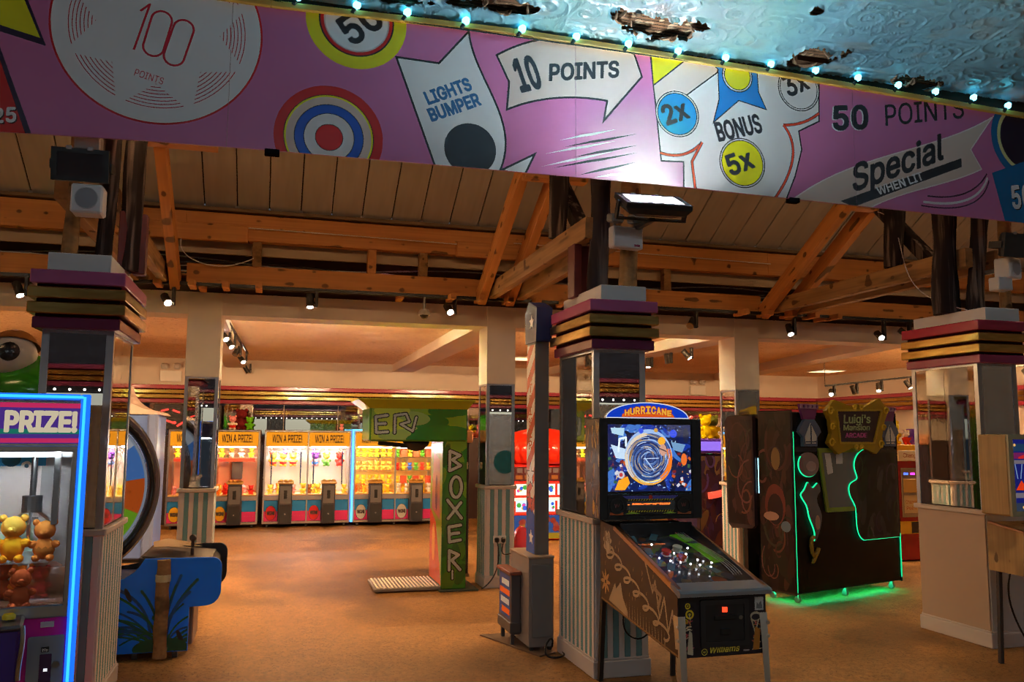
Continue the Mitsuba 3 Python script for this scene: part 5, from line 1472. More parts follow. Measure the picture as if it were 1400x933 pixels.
part(k, 'wire_ramp', cat(*[tube([PF(.46 + d + .05 * math.sin(y * 5), y, .07) for y in np.linspace(.18, .9, 24)], .003, 5) for d in (-.02, .0, .02, .04)]), 'metal', c8(220, 224, 226))
part(k, 'plastics', cat(*[beam(PF(x, y, .034), PF(x + dx, y + .10, .036), .05, .003, up=pfn) for x, y, dx in ((.08, .62, .02), (.12, .36, .05), (.44, .30, -.04), (.20, .86, .06), (.05, .84, .02))]), 'gloss', c8(80, 130, 150))
for i, (x, y) in enumerate(((.18, .50), (.24, .47), (.30, .44), (.36, .42), (.38, .50), (.42, .38), (.46, .45), (.12, .55), (.34, .60), (.26, .62))):
    part(k, 'lamp_post', cat(cyl(PF(x, y), PF(x, y, .03), .006, 8)), 'metal', c8(210, 210, 210))
part(k, 'playfield_lamps', cat(*[ball(PF(x, y, .036), .0075, 1) for x, y in ((.18, .50), (.24, .47), (.30, .44), (.36, .42), (.38, .50), (.42, .38), (.46, .45), (.12, .55), (.34, .60), (.26, .62), (.40, .70), (.16, .78), (.49, .62))]), 'black', emit=(7, 7.4, 8))
part(k, 'flipper', cat(beam(PF(.17, .16, .02), PF(.245, .11, .02), .018, .02, .004, up=pfn)), 'satin', c8(230, 220, 200))
part(k, 'flipper', cat(beam(PF(.39, .16, .02), PF(.315, .11, .02), .018, .02, .004, up=pfn)), 'satin', c8(230, 220, 200))
part(k, 'apron', prism(Polygon([(0.01, 0), (.55, 0), (.55, .10), (.33, .04), (.23, .04), (.01, .10)]), .012, PF(0, 0, .012), (1, 0, 0), pf_d / PL_), 'satin', c8(44, 38, 34))
# front print and coin door
clip = sbox(px0 + .012, .482, px1 - .012, .828)
ly = [(clip, c8(24, 16, 28))]
for x, z, r_ in ((2.46, .73, .028), (2.448, .78, .018), (2.435, .69, .014)):
    ly += [(circ(x, z, r_), c8(230, 200, 40)), (circ(x, z, r_ * .6), c8(60, 50, 30)), (circ(x, z, r_ * .3), c8(230, 200, 40))]
for i in range(40):
    s_ = -1 if i % 2 else 1
    x, z = 2.685 + s_ * (.21 + .05 * r2.random()), .50 + .22 * r2.random()
    ly.append((rot2(sbox(x - .003, z - .016, x + .003, z + .016), 160 * r2.random()), [c8(226, 210, 180), c8(190, 70, 90), c8(200, 120, 40)][i % 3]))
ly += [(affinity.scale(circ(2.91, .70, .035), 1.1, .8), c8(190, 176, 150)), (affinity.scale(circ(2.91, .695, .026), 1.1, .7), c8(40, 30, 40)), (LineString([(2.88, .68), (2.905, .60), (2.93, .68)]).buffer(.004), c8(190, 176, 150)), (Polygon([(2.885, .50), (2.93, .50), (2.94, .62), (2.905, .64)]), c8(190, 120, 40)),
       (Polygon([(2.44, .50), (2.48, .49), (2.475, .62), (2.455, .64)]), c8(200, 186, 160)),
       (circ(2.555, .505, .020), c8(220, 200, 70)), (circ(2.555, .505, .016), c8(24, 16, 28)), (text('W', (2.546, .499), (2.564, .499), .012, True), c8(220, 200, 70)), (text('Williams', (2.585, .497), (2.79, .500), .036, True, .25), c8(226, 206, 70)), (sbox(2.82, .496, 2.86, .506), LGREY)]
print_on(k, 'front_print', ly, clip, (0, py0 - .004, 0), (1, 0, 0), (0, 0, 1), 'satin')
part(k, 'sticker', box(2.905, 2.965, py0 - .008, py0 - .005, .735, .815), 'satin', c8(196, 198, 200))
part(k, 'sticker_print', prism(Polygon([(2.915, .745), (2.955, .745), (2.955, .765), (2.945, .79), (2.93, .77), (2.918, .785)]), .001, (0, py0 - .008, 0), (1, 0, 0), (0, 0, 1)), 'satin', c8(110, 112, 116))
cd = part(k, 'coin_door', prism(sbox(2.54, .545, 2.845, .80).buffer(.012).difference(sbox(2.56, .565, 2.825, .78)), .014, (0, py0 - .004, 0), (1, 0, 0), (0, 0, 1)), 'satin', c8(36, 34, 38))
part(cd, 'door_plate', box(2.55, 2.835, py0 - .012, py0 - .004, .555, .79, .004), 'satin', c8(28, 26, 30))
part(cd, 'reject_light', box(2.675, 2.71, py0 - .018, py0 - .012, .735, .767, .002), 'black', emit=(2.4, .10, .03))
part(cd, 'coin_entry', cat(box(2.62, 2.77, py0 - .02, py0 - .012, .69, .72, .004), box(2.66, 2.73, py0 - .02, py0 - .012, .60, .64, .004)), 'satin', c8(20, 20, 22))
part(cd, 'lock', cyl((2.80, py0 - .012, .70), (2.80, py0 - .02, .70), .012, 12), 'metal', c8(150, 150, 150))
for x, s_ in ((px0 - .004, 1), (px1 + .004, -1)):
    lp = [(x, py0 - .006), (x + s_ * .05, py0 - .006), (x + s_ * .05, py0 - .001), (x + s_ * .005, py0 - .001), (x + s_ * .005, py0 + .05), (x, py0 + .05)]
    pg = Polygon(lp) if s_ > 0 else Polygon(lp[::-1])
    m = trimesh.creation.extrude_polygon(pg, .70, engine='earcut')
    v = m.vertices.copy()
    t = 1 - v[:, 2] / .70
    v[:, 1] -= .05 * t
    v[:, 0] = (v[:, 0] - (x + s_ * .02)) * (1 - .45 * t) + x + s_ * .02
    m.vertices = v
    lgp = part(k, 'leg', m.apply_translation((0, 0, .02)), 'metal', c8(206, 210, 216))
    for z in (.66, .58):
        part(lgp, 'bolt', cyl((x - s_ * .012 + s_ * .012, py0 - .02, z), (x + s_ * .0, py0 - .002, z), .011, 10), 'metal', c8(230, 230, 230))
    part(lgp, 'foot', cyl((x + s_ * .02, py0 - .04, 0), (x + s_ * .02, py0 - .04, .025), .02, 12), 'satin', DARK)
    part(k, 'leg', beam((x + s_ * .02, py1 - .02, .66), (x + s_ * .01, py1 + .035, .0), .035, .03), 'satin', c8(44, 40, 40))
# head: cabinet, glass, speakers, topper
bx0, bx1, by0, by1, bz0, bz1 = 2.27, 3.08, 5.72, 6.0, 1.20, 1.93
hb = part(k, 'backbox', cat(box(bx0 + .012, bx1 - .012, by0 + .03, by1, bz0, bz1), box(bx0 + .012, bx1 - .012, by0, by0 + .03, bz1 - .035, bz1), box(bx0 + .012, bx1 - .012, by0, by0 + .03, bz0, bz0 + .03), box(bx1 - .075, bx1, by0 - .006, by1, bz0, bz1, .004), box(bx0, bx0 + .06, by0 - .006, by1, bz0, bz1, .004)), 'satin', c8(24, 24, 28))
clip = sbox(by0, bz0 + .01, by1, bz1 - .01)
ly = [(clip, c8(84, 52, 28))] + [(rot2(affinity.scale(circ(by0 + .28 * r2.random(), bz0 + .7 * r2.random(), .02), .6, 2.4), 30 * r2.random() - 15), (c8(150, 96, 44), c8(50, 30, 20), c8(190, 140, 60))[i % 3]) for i in range(34)] + [(affinity.scale(circ(by0 + .12, 1.28, .03), .7, 1.8), c8(220, 160, 40))]
m, c, uv = art([(mir(g), q_) for g, q_ in ly], mir(clip), (bx0, 0, 0), (0, -1, 0), (0, 0, 1), .002)
part(hb, 'side_print', m, 'satin', c, uv=uv)
gx0_, gx1_, gz0_, gz1_ = 2.335, 3.0, 1.40, 1.885
clip = sbox(gx0_, gz0_, gx1_, gz1_)
ly = [(clip, c8(14, 26, 80))]
for i in range(80):
    x, z = gx0_ + .665 * r2.random(), gz0_ + .485 * r2.random()
    ly.append((rot2(affinity.scale(circ(x, z, .02 + .05 * r2.random()), 1.3, .5), 180 * r2.random()), [c8(20, 50, 150), c8(8, 14, 40), c8(60, 110, 190), c8(10, 20, 70), c8(26, 30, 60)][i % 5]))
for i in range(260):                                  # fine painted detail
    x, z = gx0_ + .665 * r2.random(), gz0_ + .485 * r2.random()
    warm = (z < 1.62) and (x < 2.46 or x > 2.84)
    ly.append((rot2(sbox(x - .003 - .008 * r2.random(), z - .003, x + .003 + .008 * r2.random(), z + .003), 180 * r2.random()), [c8(210, 110, 50), c8(150, 50, 40), c8(240, 200, 120), c8(80, 60, 90)][i % 4] if warm else [c8(70, 120, 210), c8(20, 36, 100), c8(170, 206, 240), c8(40, 70, 160)][i % 4]))
for i in range(34):                                   # debris on both sides, warm below
    x = gx0_ + (.14 * r2.random() if i % 2 else .52 + .145 * r2.random())
    z = gz0_ + .02 + .28 * r2.random()
    ly.append((rot2(sbox(x - .014, z - .01, x + .014, z + .01), 180 * r2.random()), [c8(190, 80, 30), c8(120, 30, 30), c8(200, 200, 210), c8(50, 90, 60), c8(90, 60, 110)][i % 5]))
for g, q_ in ((Polygon([(2.36, 1.74), (2.50, 1.70), (2.50, 1.63), (2.40, 1.64)]), c8(190, 214, 236)), (Polygon([(2.36, 1.86), (2.47, 1.86), (2.46, 1.80), (2.37, 1.82)]), c8(170, 206, 226)), (Polygon([(2.84, 1.76), (2.96, 1.74), (2.93, 1.68), (2.86, 1.70)]), c8(110, 150, 190)), (LineString([(2.42, 1.69), (2.43, 1.78), (2.48, 1.79), (2.48, 1.73)]).buffer(.008), c8(220, 236, 244)), (Polygon([(2.39, 1.41), (2.47, 1.41), (2.51, 1.46), (2.49, 1.51), (2.42, 1.48)]), c8(250, 160, 30)), (circ(2.44, 1.52, .028), c8(190, 190, 200)), (circ(2.44, 1.52, .014), c8(190, 60, 60)), (affinity.scale(circ(2.945, 1.63, .03), .8, 1.5), c8(230, 110, 40))):
    ly.append((g, q_))
vc = V(2.66, 1.635)
for i in range(16):                                   # the swirling vortex
    t = i / 15
    r_ = .195 * (1 - .9 * t)
    col = [c8(70, 100, 160), c8(24, 40, 96), c8(44, 70, 130), c8(34, 50, 100)][i % 4] if t > .12 else c8(150, 180, 226)
    ly.append((affinity.scale(circ(vc[0] + .02 * math.sin(t * 9), vc[1] + .016 * math.cos(t * 7) - .01 * t, r_, 30), .98, 1.03), col))
for a0_, a1_, r_, w_, col in ((-2.6, -.3, .178, .022, c8(250, 170, 40)), (-2.2, -.5, .170, .010, c8(255, 226, 120)), (-.9, .35, .172, .028, c8(240, 120, 30)), (1.7, 3.9, .178, .020, c8(220, 200, 170)), (2.0, 3.2, .150, .012, c8(150, 110, 70)), (-2.0, -.9, .13, .008, c8(160, 190, 230)), (.4, 1.6, .14, .008, c8(150, 180, 230))):
    ly.append((LineString([(vc[0] + r_ * math.cos(a), vc[1] + r_ * math.sin(a)) for a in np.linspace(a0_, a1_, 24)]).buffer(w_ / 1.6, cap_style=1), col))
for i in range(120):                                  # streaks round the vortex
    r_, a = .03 + .15 * r2.random(), 6.28 * r2.random()
    ly.append((LineString([(vc[0] + (r_ + .01 * t) * math.cos(a + t * .6), vc[1] + (r_ + .01 * t) * math.sin(a + t * .6)) for t in np.linspace(0, 1, 6)]).buffer(.0012 + .0015 * r2.random()), [c8(110, 150, 210), c8(150, 130, 110), c8(60, 90, 160), c8(190, 160, 110), c8(180, 200, 230)][i % 5]))
ly += [(circ(2.765, 1.765, .030), c8(252, 170, 40)), (affinity.scale(circ(2.775, 1.70, .036), .8, 1.2), c8(200, 150, 130)), (LineString([(2.75, 1.71), (2.80, 1.69)]).buffer(.004), c8(60, 50, 60)), (LineString([(2.62, 1.635), (2.74, 1.64)]).buffer(.003), c8(190, 210, 240)), (LineString([(2.63, 1.64), (2.70, 1.55)]).buffer(.004), c8(170, 200, 236)),
       (circ(2.60, 1.84, .02), c8(50, 80, 220)), (circ(2.72, 1.845, .016), c8(200, 150, 60)), (circ(2.86, 1.82, .03), c8(40, 70, 220))]
print_on(hb, 'backglass_print', ly, clip, (0, by0 + .012, 0), (1, 0, 0), (0, 0, 1), 'gloss', glow=1.15)
part(hb, 'backglass', box(gx0_, gx1_, by0 + .004, by0 + .007, gz0_, gz1_), 'glass')
part(hb, 'glass_surround', prism(sbox(bx0 + .03, 1.38, bx1 - .05, 1.905).difference(clip), .012, (0, by0 + .014, 0), (1, 0, 0), (0, 0, 1)), 'satin', c8(14, 14, 16))
spk = part(hb, 'speaker_panel', box(2.325, 3.01, by0 - .004, by0 + .03, 1.225, 1.385, .006), 'satin', c8(22, 22, 26))
for x in (2.40, 2.93):
    part(spk, 'speaker', cat(prism(circ(x, 1.30, .058).difference(circ(x, 1.30, .046)), .008, (0, by0 - .004, 0), (1, 0, 0), (0, 0, 1)), prism(circ(x, 1.30, .046), .003, (0, by0 - .002, 0), (1, 0, 0), (0, 0, 1))), 'satin', c8(30, 30, 34))
    part(spk, 'speaker_mark', prism(text('W', (x - .02, 1.288), (x + .02, 1.288), .026, True), .001, (0, by0 - .006, 0), (1, 0, 0), (0, 0, 1)), 'satin', c8(110, 60, 60))
clip = sbox(2.335, 1.232, 3.0, 1.378)
ly = [(clip, c8(22, 22, 26)), (Polygon([(2.44, 1.37), (2.89, 1.37), (2.85, 1.345), (2.48, 1.345)]), c8(80, 80, 170)), (circ(2.665, 1.36, .016), c8(210, 50, 30))]
for i in range(18):
    x = 2.485 + i * .0205
    ly += [(Polygon([(x, 1.335), (x + .009, 1.335), (x + .017, 1.348), (x + .008, 1.348)]), c8(210, 190, 40)), (Polygon([(x, 1.252), (x + .009, 1.252), (x + .017, 1.265), (x + .008, 1.265)]), c8(210, 190, 40))]
ly += [(Polygon([(2.46, 1.24), (2.87, 1.24), (2.82, 1.255), (2.74, 1.236), (2.60, 1.236), (2.52, 1.256)]), c8(170, 200, 60)), (sbox(2.345, 1.234, 2.45, 1.252), c8(190, 90, 40)), (sbox(2.88, 1.234, 2.99, 1.252), c8(170, 90, 50))]
ly += [(circ(x, 1.30, .06), c8(22, 22, 26)) for x in (2.40, 2.93)]
print_on(spk, 'panel_print', ly, clip, (0, by0 - .004, 0), (1, 0, 0), (0, 0, 1), 'satin', lift=.0012)
part(spk, 'display', box(2.475, 2.855, by0 - .008, by0 - .005, 1.268, 1.332), 'gloss', c8(70, 72, 76))
dots = []
for r_, z in enumerate((1.312, 1.304)):
    x = 2.482
    while x < 2.82 - .02 * r_:
        w_ = .008 + .010 * r2.random()
        if r2.random() > .2:
            dots.append(sbox(x, z, x + w_, z + .005))
        x += w_ + .005
part(spk, 'display_dots', prism(shapely.union_all(dots), .001, (0, by0 - .0085, 0), (1, 0, 0), (0, 0, 1)), 'black', emit=(2.6, .42, .06))
arch = Polygon([(2.66 + .335 * math.cos(a), 1.93 + .12 * math.sin(a)) for a in np.linspace(0, math.pi, 40)])
tp = part(hb, 'topper', prism(arch, .03, (0, by0 + .05, 0), (1, 0, 0), (0, 0, 1)), 'satin', c8(200, 206, 216))
ly = [(arch, c8(220, 226, 236)), (arch.buffer(-.008), c8(14, 60, 200)), (Polygon([(2.45, 1.94), (2.88, 1.94), (2.86, 1.965), (2.46, 1.965)]), c8(246, 100, 20))]
for i, ch in enumerate('HURRICANE'):
    t = (i - 4) / 4
    x = 2.665 + .17 * t
    z = 1.966 - .014 * t * t
    g = text(ch, (x - .017, z), (x + .017, z), .052 - .014 * t * t, True, 0, .002)
    ly += [(g.buffer(.004), c8(190, 40, 20)), (g, c8(250, 180, 60))]
print_on(tp, 'sign', ly, arch, (0, by0 + .02, 0), (1, 0, 0), (0, 0, 1), 'satin', glow=.8)
solo('power_cable', 'black cable hanging in a loop under the pinball machine', 'cable', tube(curve([(2.62, 5.95, .66), (2.545, 5.94, .5), (2.56, 5.93, .36), (2.66, 5.93, .31), (2.76, 5.93, .38), (2.78, 5.93, .50)], 30), .006, 6), 'satin', BLACK)

# ------------------------------------------------------------------ black game cabinet with green light edges
F, Fp, FM = local((5.53, 8.17, 0), 16.8)
fu = FM[:3, 0]
GLED = V(.01, .95, .36)
k = thing('video_cabinet', 'large black video game cabinet edged in green light with a gold-framed sign', 'arcade game')
W = 1.88
BLKG = c8(5, 5, 7)
part(k, 'front', F(box(0, W, 0, .45, .10, 2.08, .008)), 'lacquer', BLKG)
part(k, 'side_panel', F(box(-.03, -.004, -.01, .47, .09, 2.10, .008)), 'gloss', c8(34, 24, 26))
part(k, 'side_panel', F(box(W + .004, W + .03, -.01, .47, .09, 2.10, .008)), 'lacquer', BLKG)
rear = sbox(.60, .74, 1.22, 2.05).buffer(.0)
rr_ = Polygon([(.50, 2.04), (.50, .80), (.54, .76), (.84, .74), (.90, .80), (.93, 1.98), (.88, 2.04)])
rp = part(k, 'rear_side_panel', F(prism(mir(rr_), .05, (-.03, 0, 0), (0, -1, 0), (0, 0, 1))), 'gloss', c8(44, 30, 38))
part(k, 'roof', F(box(-.01, W, .45, .92, 2.02, 2.06, .01)), 'gloss', BLKG)
part(k, 'rear_wall', F(box(.2, W, .86, .92, .08, 2.02)), 'satin', BLKG)
part(k, 'seat_base', F(box(.35, W - .2, .55, .85, .08, .42, .02)), 'satin', c8(30, 24, 36))
# plain swirling artwork on the side panels
r2 = np.random.default_rng(21)


def swirl(x0, x1, z0, z1, n, cols, dark):
    cl = sbox(x0, z0, x1, z1)
    out = [(cl, dark)]
    for i in range(n * 2):
        x, z = x0 + (x1 - x0) * r2.random(), z0 + (z1 - z0) * r2.random()
        w_ = .12 + .6 * r2.random()
        out.append((rot2(affinity.scale(circ(x, z, .03 + .09 * r2.random(), 8), .6, 1.8), 60 * r2.random() - 30), cols[i % len(cols)] * w_ * .7 + dark * (1 - w_)))
    for i in range(n // 4):
        x, z = x0 + (x1 - x0) * r2.random(), z0 + (z1 - z0) * r2.random()
        a, s_ = 6.28 * r2.random(), .05 + .16 * r2.random()
        out.append((LineString([(x + s_ * (1 - t * .6) * math.cos(a + 4 * t), z + 1.6 * s_ * (1 - t * .6) * math.sin(a + 4 * t)) for t in np.linspace(0, 1, 14)]).buffer(.006 + .012 * r2.random()), cols[i % len(cols)]))
    return out, cl


for y0_, y1_, z0_, z1_, host, key_ in ((.0, .46, .12, 2.08, k, 'side_print'), (.52, .88, .80, 2.0, rp, 'side_print')):
    ly, cl = swirl(-y1_, -y0_, z0_, z1_, 46, [c8(64, 32, 32), c8(50, 30, 40), c8(84, 48, 36), c8(44, 50, 40), c8(92, 56, 58)], c8(16, 11, 14))
    if host == k:
        ly += [(affinity.scale(circ(-.24, 1.05, .12), 1.2, 1.9), c8(96, 44, 40)), (affinity.scale(circ(-.24, 1.0, .09), 1.2, 1.9), c8(40, 24, 28)), (affinity.scale(circ(-.30, .92, .07), 1.5, .7), c8(150, 120, 110)), (affinity.scale(circ(-.22, 1.56, .07), .9, 1.8), c8(110, 90, 60)), (affinity.scale(circ(-.1, .82, .06), 1.1, 1), c8(90, 110, 130))]
    m, c, uv = art(ly, cl, (-.032 if host == k else -.082, 0, 0), (0, -1, 0), (0, 0, 1), .002)
    part(host, key_, F(m), 'lacquer', c, uv=uv)
ly, cl = swirl(.03, W - .03, .16, 2.02, 30, [c8(24, 40, 44), c8(26, 30, 46), c8(20, 50, 44)], c8(7, 8, 10))
ly += [(sbox(.03, .16, W - .03, .70), c8(6, 6, 8)), (sbox(.03, 1.64, W - .03, 1.69), c8(44, 48, 60))]
m, c, uv = art(ly, cl, (0, 0, 0), (1, 0, 0), (0, 0, 1), .002)
part(k, 'front_print', F(m), 'lacquer', c, uv=uv)
FL = lambda poly, d, y=0.: F(prism(poly, d, (0, y, 0), (1, 0, 0), (0, 0, 1)))
win = Polygon([(.42, 1.66), (1.24, 1.66), (1.16, .98), (.53, .98)])
part(k, 'window_frame', FL(win.buffer(.02).difference(win.buffer(-.03)), .02, -.002), 'gloss', c8(110, 140, 50))
part(k, 'window', F(prism(win.buffer(-.03), .006, (0, -.006, 0), (1, 0, 0), (0, 0, 1))), 'gloss', c8(92, 104, 112))
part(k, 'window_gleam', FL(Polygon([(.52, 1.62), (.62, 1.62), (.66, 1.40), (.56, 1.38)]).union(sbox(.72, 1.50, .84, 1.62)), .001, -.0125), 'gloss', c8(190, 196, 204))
# plain light-edged cut-outs either side of the window
cut = Polygon([tuple(q) for q in curve([(1.30, 1.66), (1.10, 1.60), (1.04, 1.44), (1.08, 1.33), (.94, 1.26), (.93, 1.16), (1.02, 1.02), (1.04, .84), (1.07, .70), (1.16, .62)], 40)] + [(W - .03, .62), (W - .03, 1.66)])
part(k, 'cutout_panel', FL(cut, .03, -.004), 'gloss', c8(26, 34, 30))
ly, _ = swirl(1.1, 1.84, .66, 1.62, 26, [c8(34, 70, 44), c8(60, 46, 70), c8(30, 44, 60), c8(80, 84, 90)], c8(24, 30, 30))
m, c, uv = art(ly, cut.buffer(-.03), (0, -.034, 0), (1, 0, 0), (0, 0, 1), .002)
part(k, 'cutout_print', F(m), 'lacquer', c, uv=uv)
edge = np.array(cut.exterior.coords)
edge = edge[:-3]
part(k, 'green_light', F(cat(tube([(x, -.02, z) for x, z in edge], .0075, 6), tube([(1.16, -.02, .62), (W - .03, -.02, .62)], .008, 6))), 'black', emit=GLED * 1.2)
ov = affinity.scale(circ(.22, 1.50, .14), 1.2, .95)
part(k, 'cutout_panel', FL(ov, .03, -.004), 'gloss', c8(120, 108, 118))
part(k, 'cutout_print', FL(affinity.scale(circ(.25, 1.48, .07), 1.2, .8), .003, -.035), 'gloss', c8(150, 140, 150))
part(k, 'green_light', F(tube([(x, -.02, z) for x, z in np.array(ov.exterior.coords)[8:60]], .009, 6)), 'black', emit=GLED * 1.1)
tall = Polygon([tuple(q) for q in curve([(.40, 1.20), (.34, 1.28), (.26, 1.24), (.20, 1.30), (.13, 1.22), (.08, 1.18), (.16, 1.06), (.20, .94), (.25, .84), (.28, .66)], 40)] + [tuple(q) for q in curve([(.30, .66), (.38, .80), (.40, .96), (.34, 1.08), (.40, 1.20)], 20)])
part(k, 'cutout_panel', FL(tall, .03, -.004), 'gloss', c8(92, 92, 102))
part(k, 'cutout_print', FL(affinity.scale(circ(.33, .86, .05), .8, 1.6), .003, -.035), 'gloss', c8(170, 140, 130))
part(k, 'green_light', F(tube([(x, -.02, z) for x, z in np.array(tall.exterior.coords)[3:40]], .010, 6)), 'black', emit=GLED * 1.1)
part(k, 'gold_cord', F(tube(curve([(.28, -.02, .70), (.22, -.03, .60), (.28, -.03, .50), (.34, -.03, .58), (.30, -.03, .52), (.24, -.02, .44)], 30), .022, 8)), 'satin', c8(150, 120, 40), smooth=True)
# gold-framed sign and turret cut-outs at the top
outer = Polygon([(.50, 2.10), (.64, 2.22), (.98, 2.14), (1.06, 2.18), (1.16, 2.14), (1.48, 2.26), (1.64, 2.12), (1.56, 2.00), (1.50, 1.82), (1.52, 1.72), (1.38, 1.62), (1.12, 1.70), (1.05, 1.66), (.96, 1.70), (.68, 1.62), (.52, 1.74), (.58, 1.84), (.56, 2.0)])
inner = Polygon([(.68, 2.10), (1.50, 2.12), (1.34, 1.75), (.72, 1.75)])
sg = part(k, 'sign', FL(outer.buffer(-.01), .03, -.03), 'satin', c8(20, 10, 26))
part(sg, 'gold_frame', FL(outer.buffer(.02).buffer(-.01).difference(inner), .05, -.03), 'satin', c8(150, 124, 16))
for x, z, r_ in ((.56, 2.10, .05), (1.0, 2.15, .035), (1.12, 2.15, .035), (1.60, 2.12, .05), (.56, 1.74, .05), (1.0, 1.69, .03), (1.10, 1.69, .03), (1.48, 1.72, .05), (.58, 1.92, .04), (1.54, 1.92, .04)):
    part(sg, 'scroll', F(tube([(x + r_ * (1 - .6 * t) * math.cos(7 * t), -.085, z + r_ * (1 - .6 * t) * math.sin(7 * t)) for t in np.linspace(0, 1, 20)], .011, 6)), 'satin', c8(206, 178, 50), smooth=True)
part(sg, 'inner_moulding', FL(inner.buffer(.022).difference(inner), .06, -.032), 'satin', c8(170, 146, 40))
part(sg, 'sign_plate', FL(inner, .01, -.061), 'gloss', c8(26, 12, 34))
part(sg, 'lettering', F(cat(prism(text("Luigi's", (.80, 1.965), (1.30, 1.975), .095, True, .12), .004, (0, -.0715, 0), (1, 0, 0), (0, 0, 1)), prism(text('Mansion', (.79, 1.885), (1.28, 1.89), .062, True, .1), .004, (0, -.0715, 0), (1, 0, 0), (0, 0, 1)))), 'gloss', c8(150, 176, 130))
part(sg, 'small_lettering', F(prism(text('ARCADE', (.82, 1.80), (1.22, 1.805), .052, True, .1), .004, (0, -.0715, 0), (1, 0, 0), (0, 0, 1))), 'gloss', c8(190, 80, 170))
for x, nm in ((.235, 'left'), (1.70, 'right')):
    tw_ = Polygon([(x - .16, 1.92), (x - .19, 1.86), (x - .12, 1.80), (x - .12, 1.70), (x + .12, 1.70), (x + .12, 1.80), (x + .19, 1.86), (x + .16, 1.92), (x + .08, 2.0), (x - .08, 2.0)])
    tu = part(k, 'turret_cutout', FL(tw_, .04, -.01), 'satin', c8(74, 96, 130))
    part(tu, 'turret_top', FL(Polygon([(x - .10, 2.0), (x - .16, 2.17), (x + .16, 2.17), (x + .10, 2.0)]), .03, -.01), 'satin', c8(104, 48, 110))
    part(tu, 'turret_battlement', FL(sbox(x - .15, 2.12, x + .15, 2.17).difference(shapely.union_all([sbox(x - .12 + .075 * i, 2.13, x - .085 + .075 * i, 2.16) for i in range(4)])), .012, -.042), 'satin', c8(150, 120, 160))
    part(tu, 'turret_window', FL(Polygon([(x - .085, 1.73), (x + .085, 1.73), (x + .10, 1.81), (x, 1.96), (x - .10, 1.81)]), .006, -.052), 'gloss', c8(190, 200, 206))
    part(tu, 'window_bar', FL(sbox(x - .006, 1.73, x + .006, 1.95).union(sbox(x - .09, 1.745, x + .09, 1.757)), .006, -.058), 'satin', c8(60, 80, 110))
part(k, 'edge_light', F(box(-.008, .002, -.012, -.002, .12, 1.86)), 'black', emit=GLED * .7)
part(k, 'edge_light', F(box(W + .004, W + .016, -.014, -.002, .14, .66)), 'black', emit=GLED * .8)
part(k, 'rear_edge_light', F(box(-.02, -.008, .478, .49, 1.16, 1.56)), 'black', emit=V(.4, .8, 1.0) * 1.5)
part(k, 'under_light', F(cat(box(.02, W - .02, .05, .07, .092, .099), box(.05, .07, .08, .46, .092, .099))), 'black', emit=GLED * 45)
for x, y in ((.08, .06), (W - .1, .06), (.08, .4), (W - .1, .4), (.9, .06), (.3, .84), (W - .2, .84)):
    part(k, 'castor', F(cat(cyl((x - .016, y, .035), (x + .016, y, .035), .035, 12), box(x - .014, x + .014, y - .02, y + .02, .04, .1))), 'satin', c8(120, 130, 126))

# ------------------------------------------------------------------ machines beyond, at the right
k = thing('racing_game', 'red and purple lit driving game low behind the black cabinet', 'arcade game')
part(k, 'base', box(6.46, 7.3, 10.75, 11.6, .03, .46, .02), 'satin', c8(30, 16, 60))
part(k, 'dashboard', cat(ball((6.86, 10.85, .60), (.36, .2, .17), 3)), 'gloss', c8(190, 20, 40), smooth=True)
part(k, 'dash_light', ball((6.70, 10.68, .70), .055, 2), 'black', emit=(.05, 2.2, .9))
part(k, 'purple_arc', tube([(6.78 + .34 * math.cos(a), 10.8, .86 + .06 * math.sin(a)) for a in np.linspace(.1, 3.0, 20)], .018, 7), 'black', emit=(.7, .25, 2.6))
part(k, 'cyan_arc', tube([(7.02 + .05 * math.cos(a), 10.68, .72 + .14 * math.sin(a)) for a in np.linspace(1.2, 4.2, 14)], .014, 7), 'black', emit=(.05, 1.3, .9))
part(k, 'rear_panel', box(6.46, 7.3, 11.4, 11.6, .46, 1.2, .02), 'satin', c8(40, 14, 40))
k = thing('prize_cabinet', 'glossy dark prize cabinet with a purple-lit top right of the pinball machine', 'arcade game')
part(k, 'body', box(5.86, 6.42, 11.0, 11.7, .02, 1.55, .03), 'gloss', c8(36, 24, 34))
part(k, 'purple_band', box(5.86, 6.42, 10.99, 11.7, 1.56, 1.77, .02), 'gloss', c8(90, 60, 170))
part(k, 'purple_light', box(5.90, 6.38, 10.978, 10.99, 1.60, 1.73), 'black', emit=(.30, .16, .85))
part(k, 'red_light', tube(curve([(6.02, 10.98, .96), (6.16, 10.97, .98), (6.36, 10.98, 1.03)], 12), .05, 8), 'black', emit=(1.0, .10, .05))
ly, cl = swirl(5.9, 6.38, .1, 1.52, 30, [c8(110, 60, 40), c8(70, 50, 100), c8(90, 40, 50), c8(130, 100, 60)], c8(44, 30, 44))
print_on(k, 'front_print', ly, cl, (0, 11.0, 0), (1, 0, 0), (0, 0, 1), 'gloss')
toy('plush_toy', 'large plain yellow soft toy on top of the prize cabinet', (6.14, 11.25, 1.77), .36, c8(250, 214, 20))
toy('plush_toy', 'pink soft toy left of the yellow one on the prize cabinet', (5.95, 11.45, 1.77), .34, c8(240, 140, 150))
toy('plush_toy', 'yellow soft toy with a dark side at the right end of the prize cabinet', (6.34, 11.4, 1.77), .36, c8(240, 204, 30), c8(90, 100, 40))
k = thing('neon_game', 'game with a green neon frame and red flame print right of the pinball head', 'arcade game')
part(k, 'body', box(6.55, 7.45, 12.6, 13.4, .02, 1.0, .02), 'satin', c8(60, 16, 18))
part(k, 'upper_body', box(6.6, 7.4, 13.0, 13.4, 1.0, 1.75, .02), 'satin', c8(140, 90, 60))
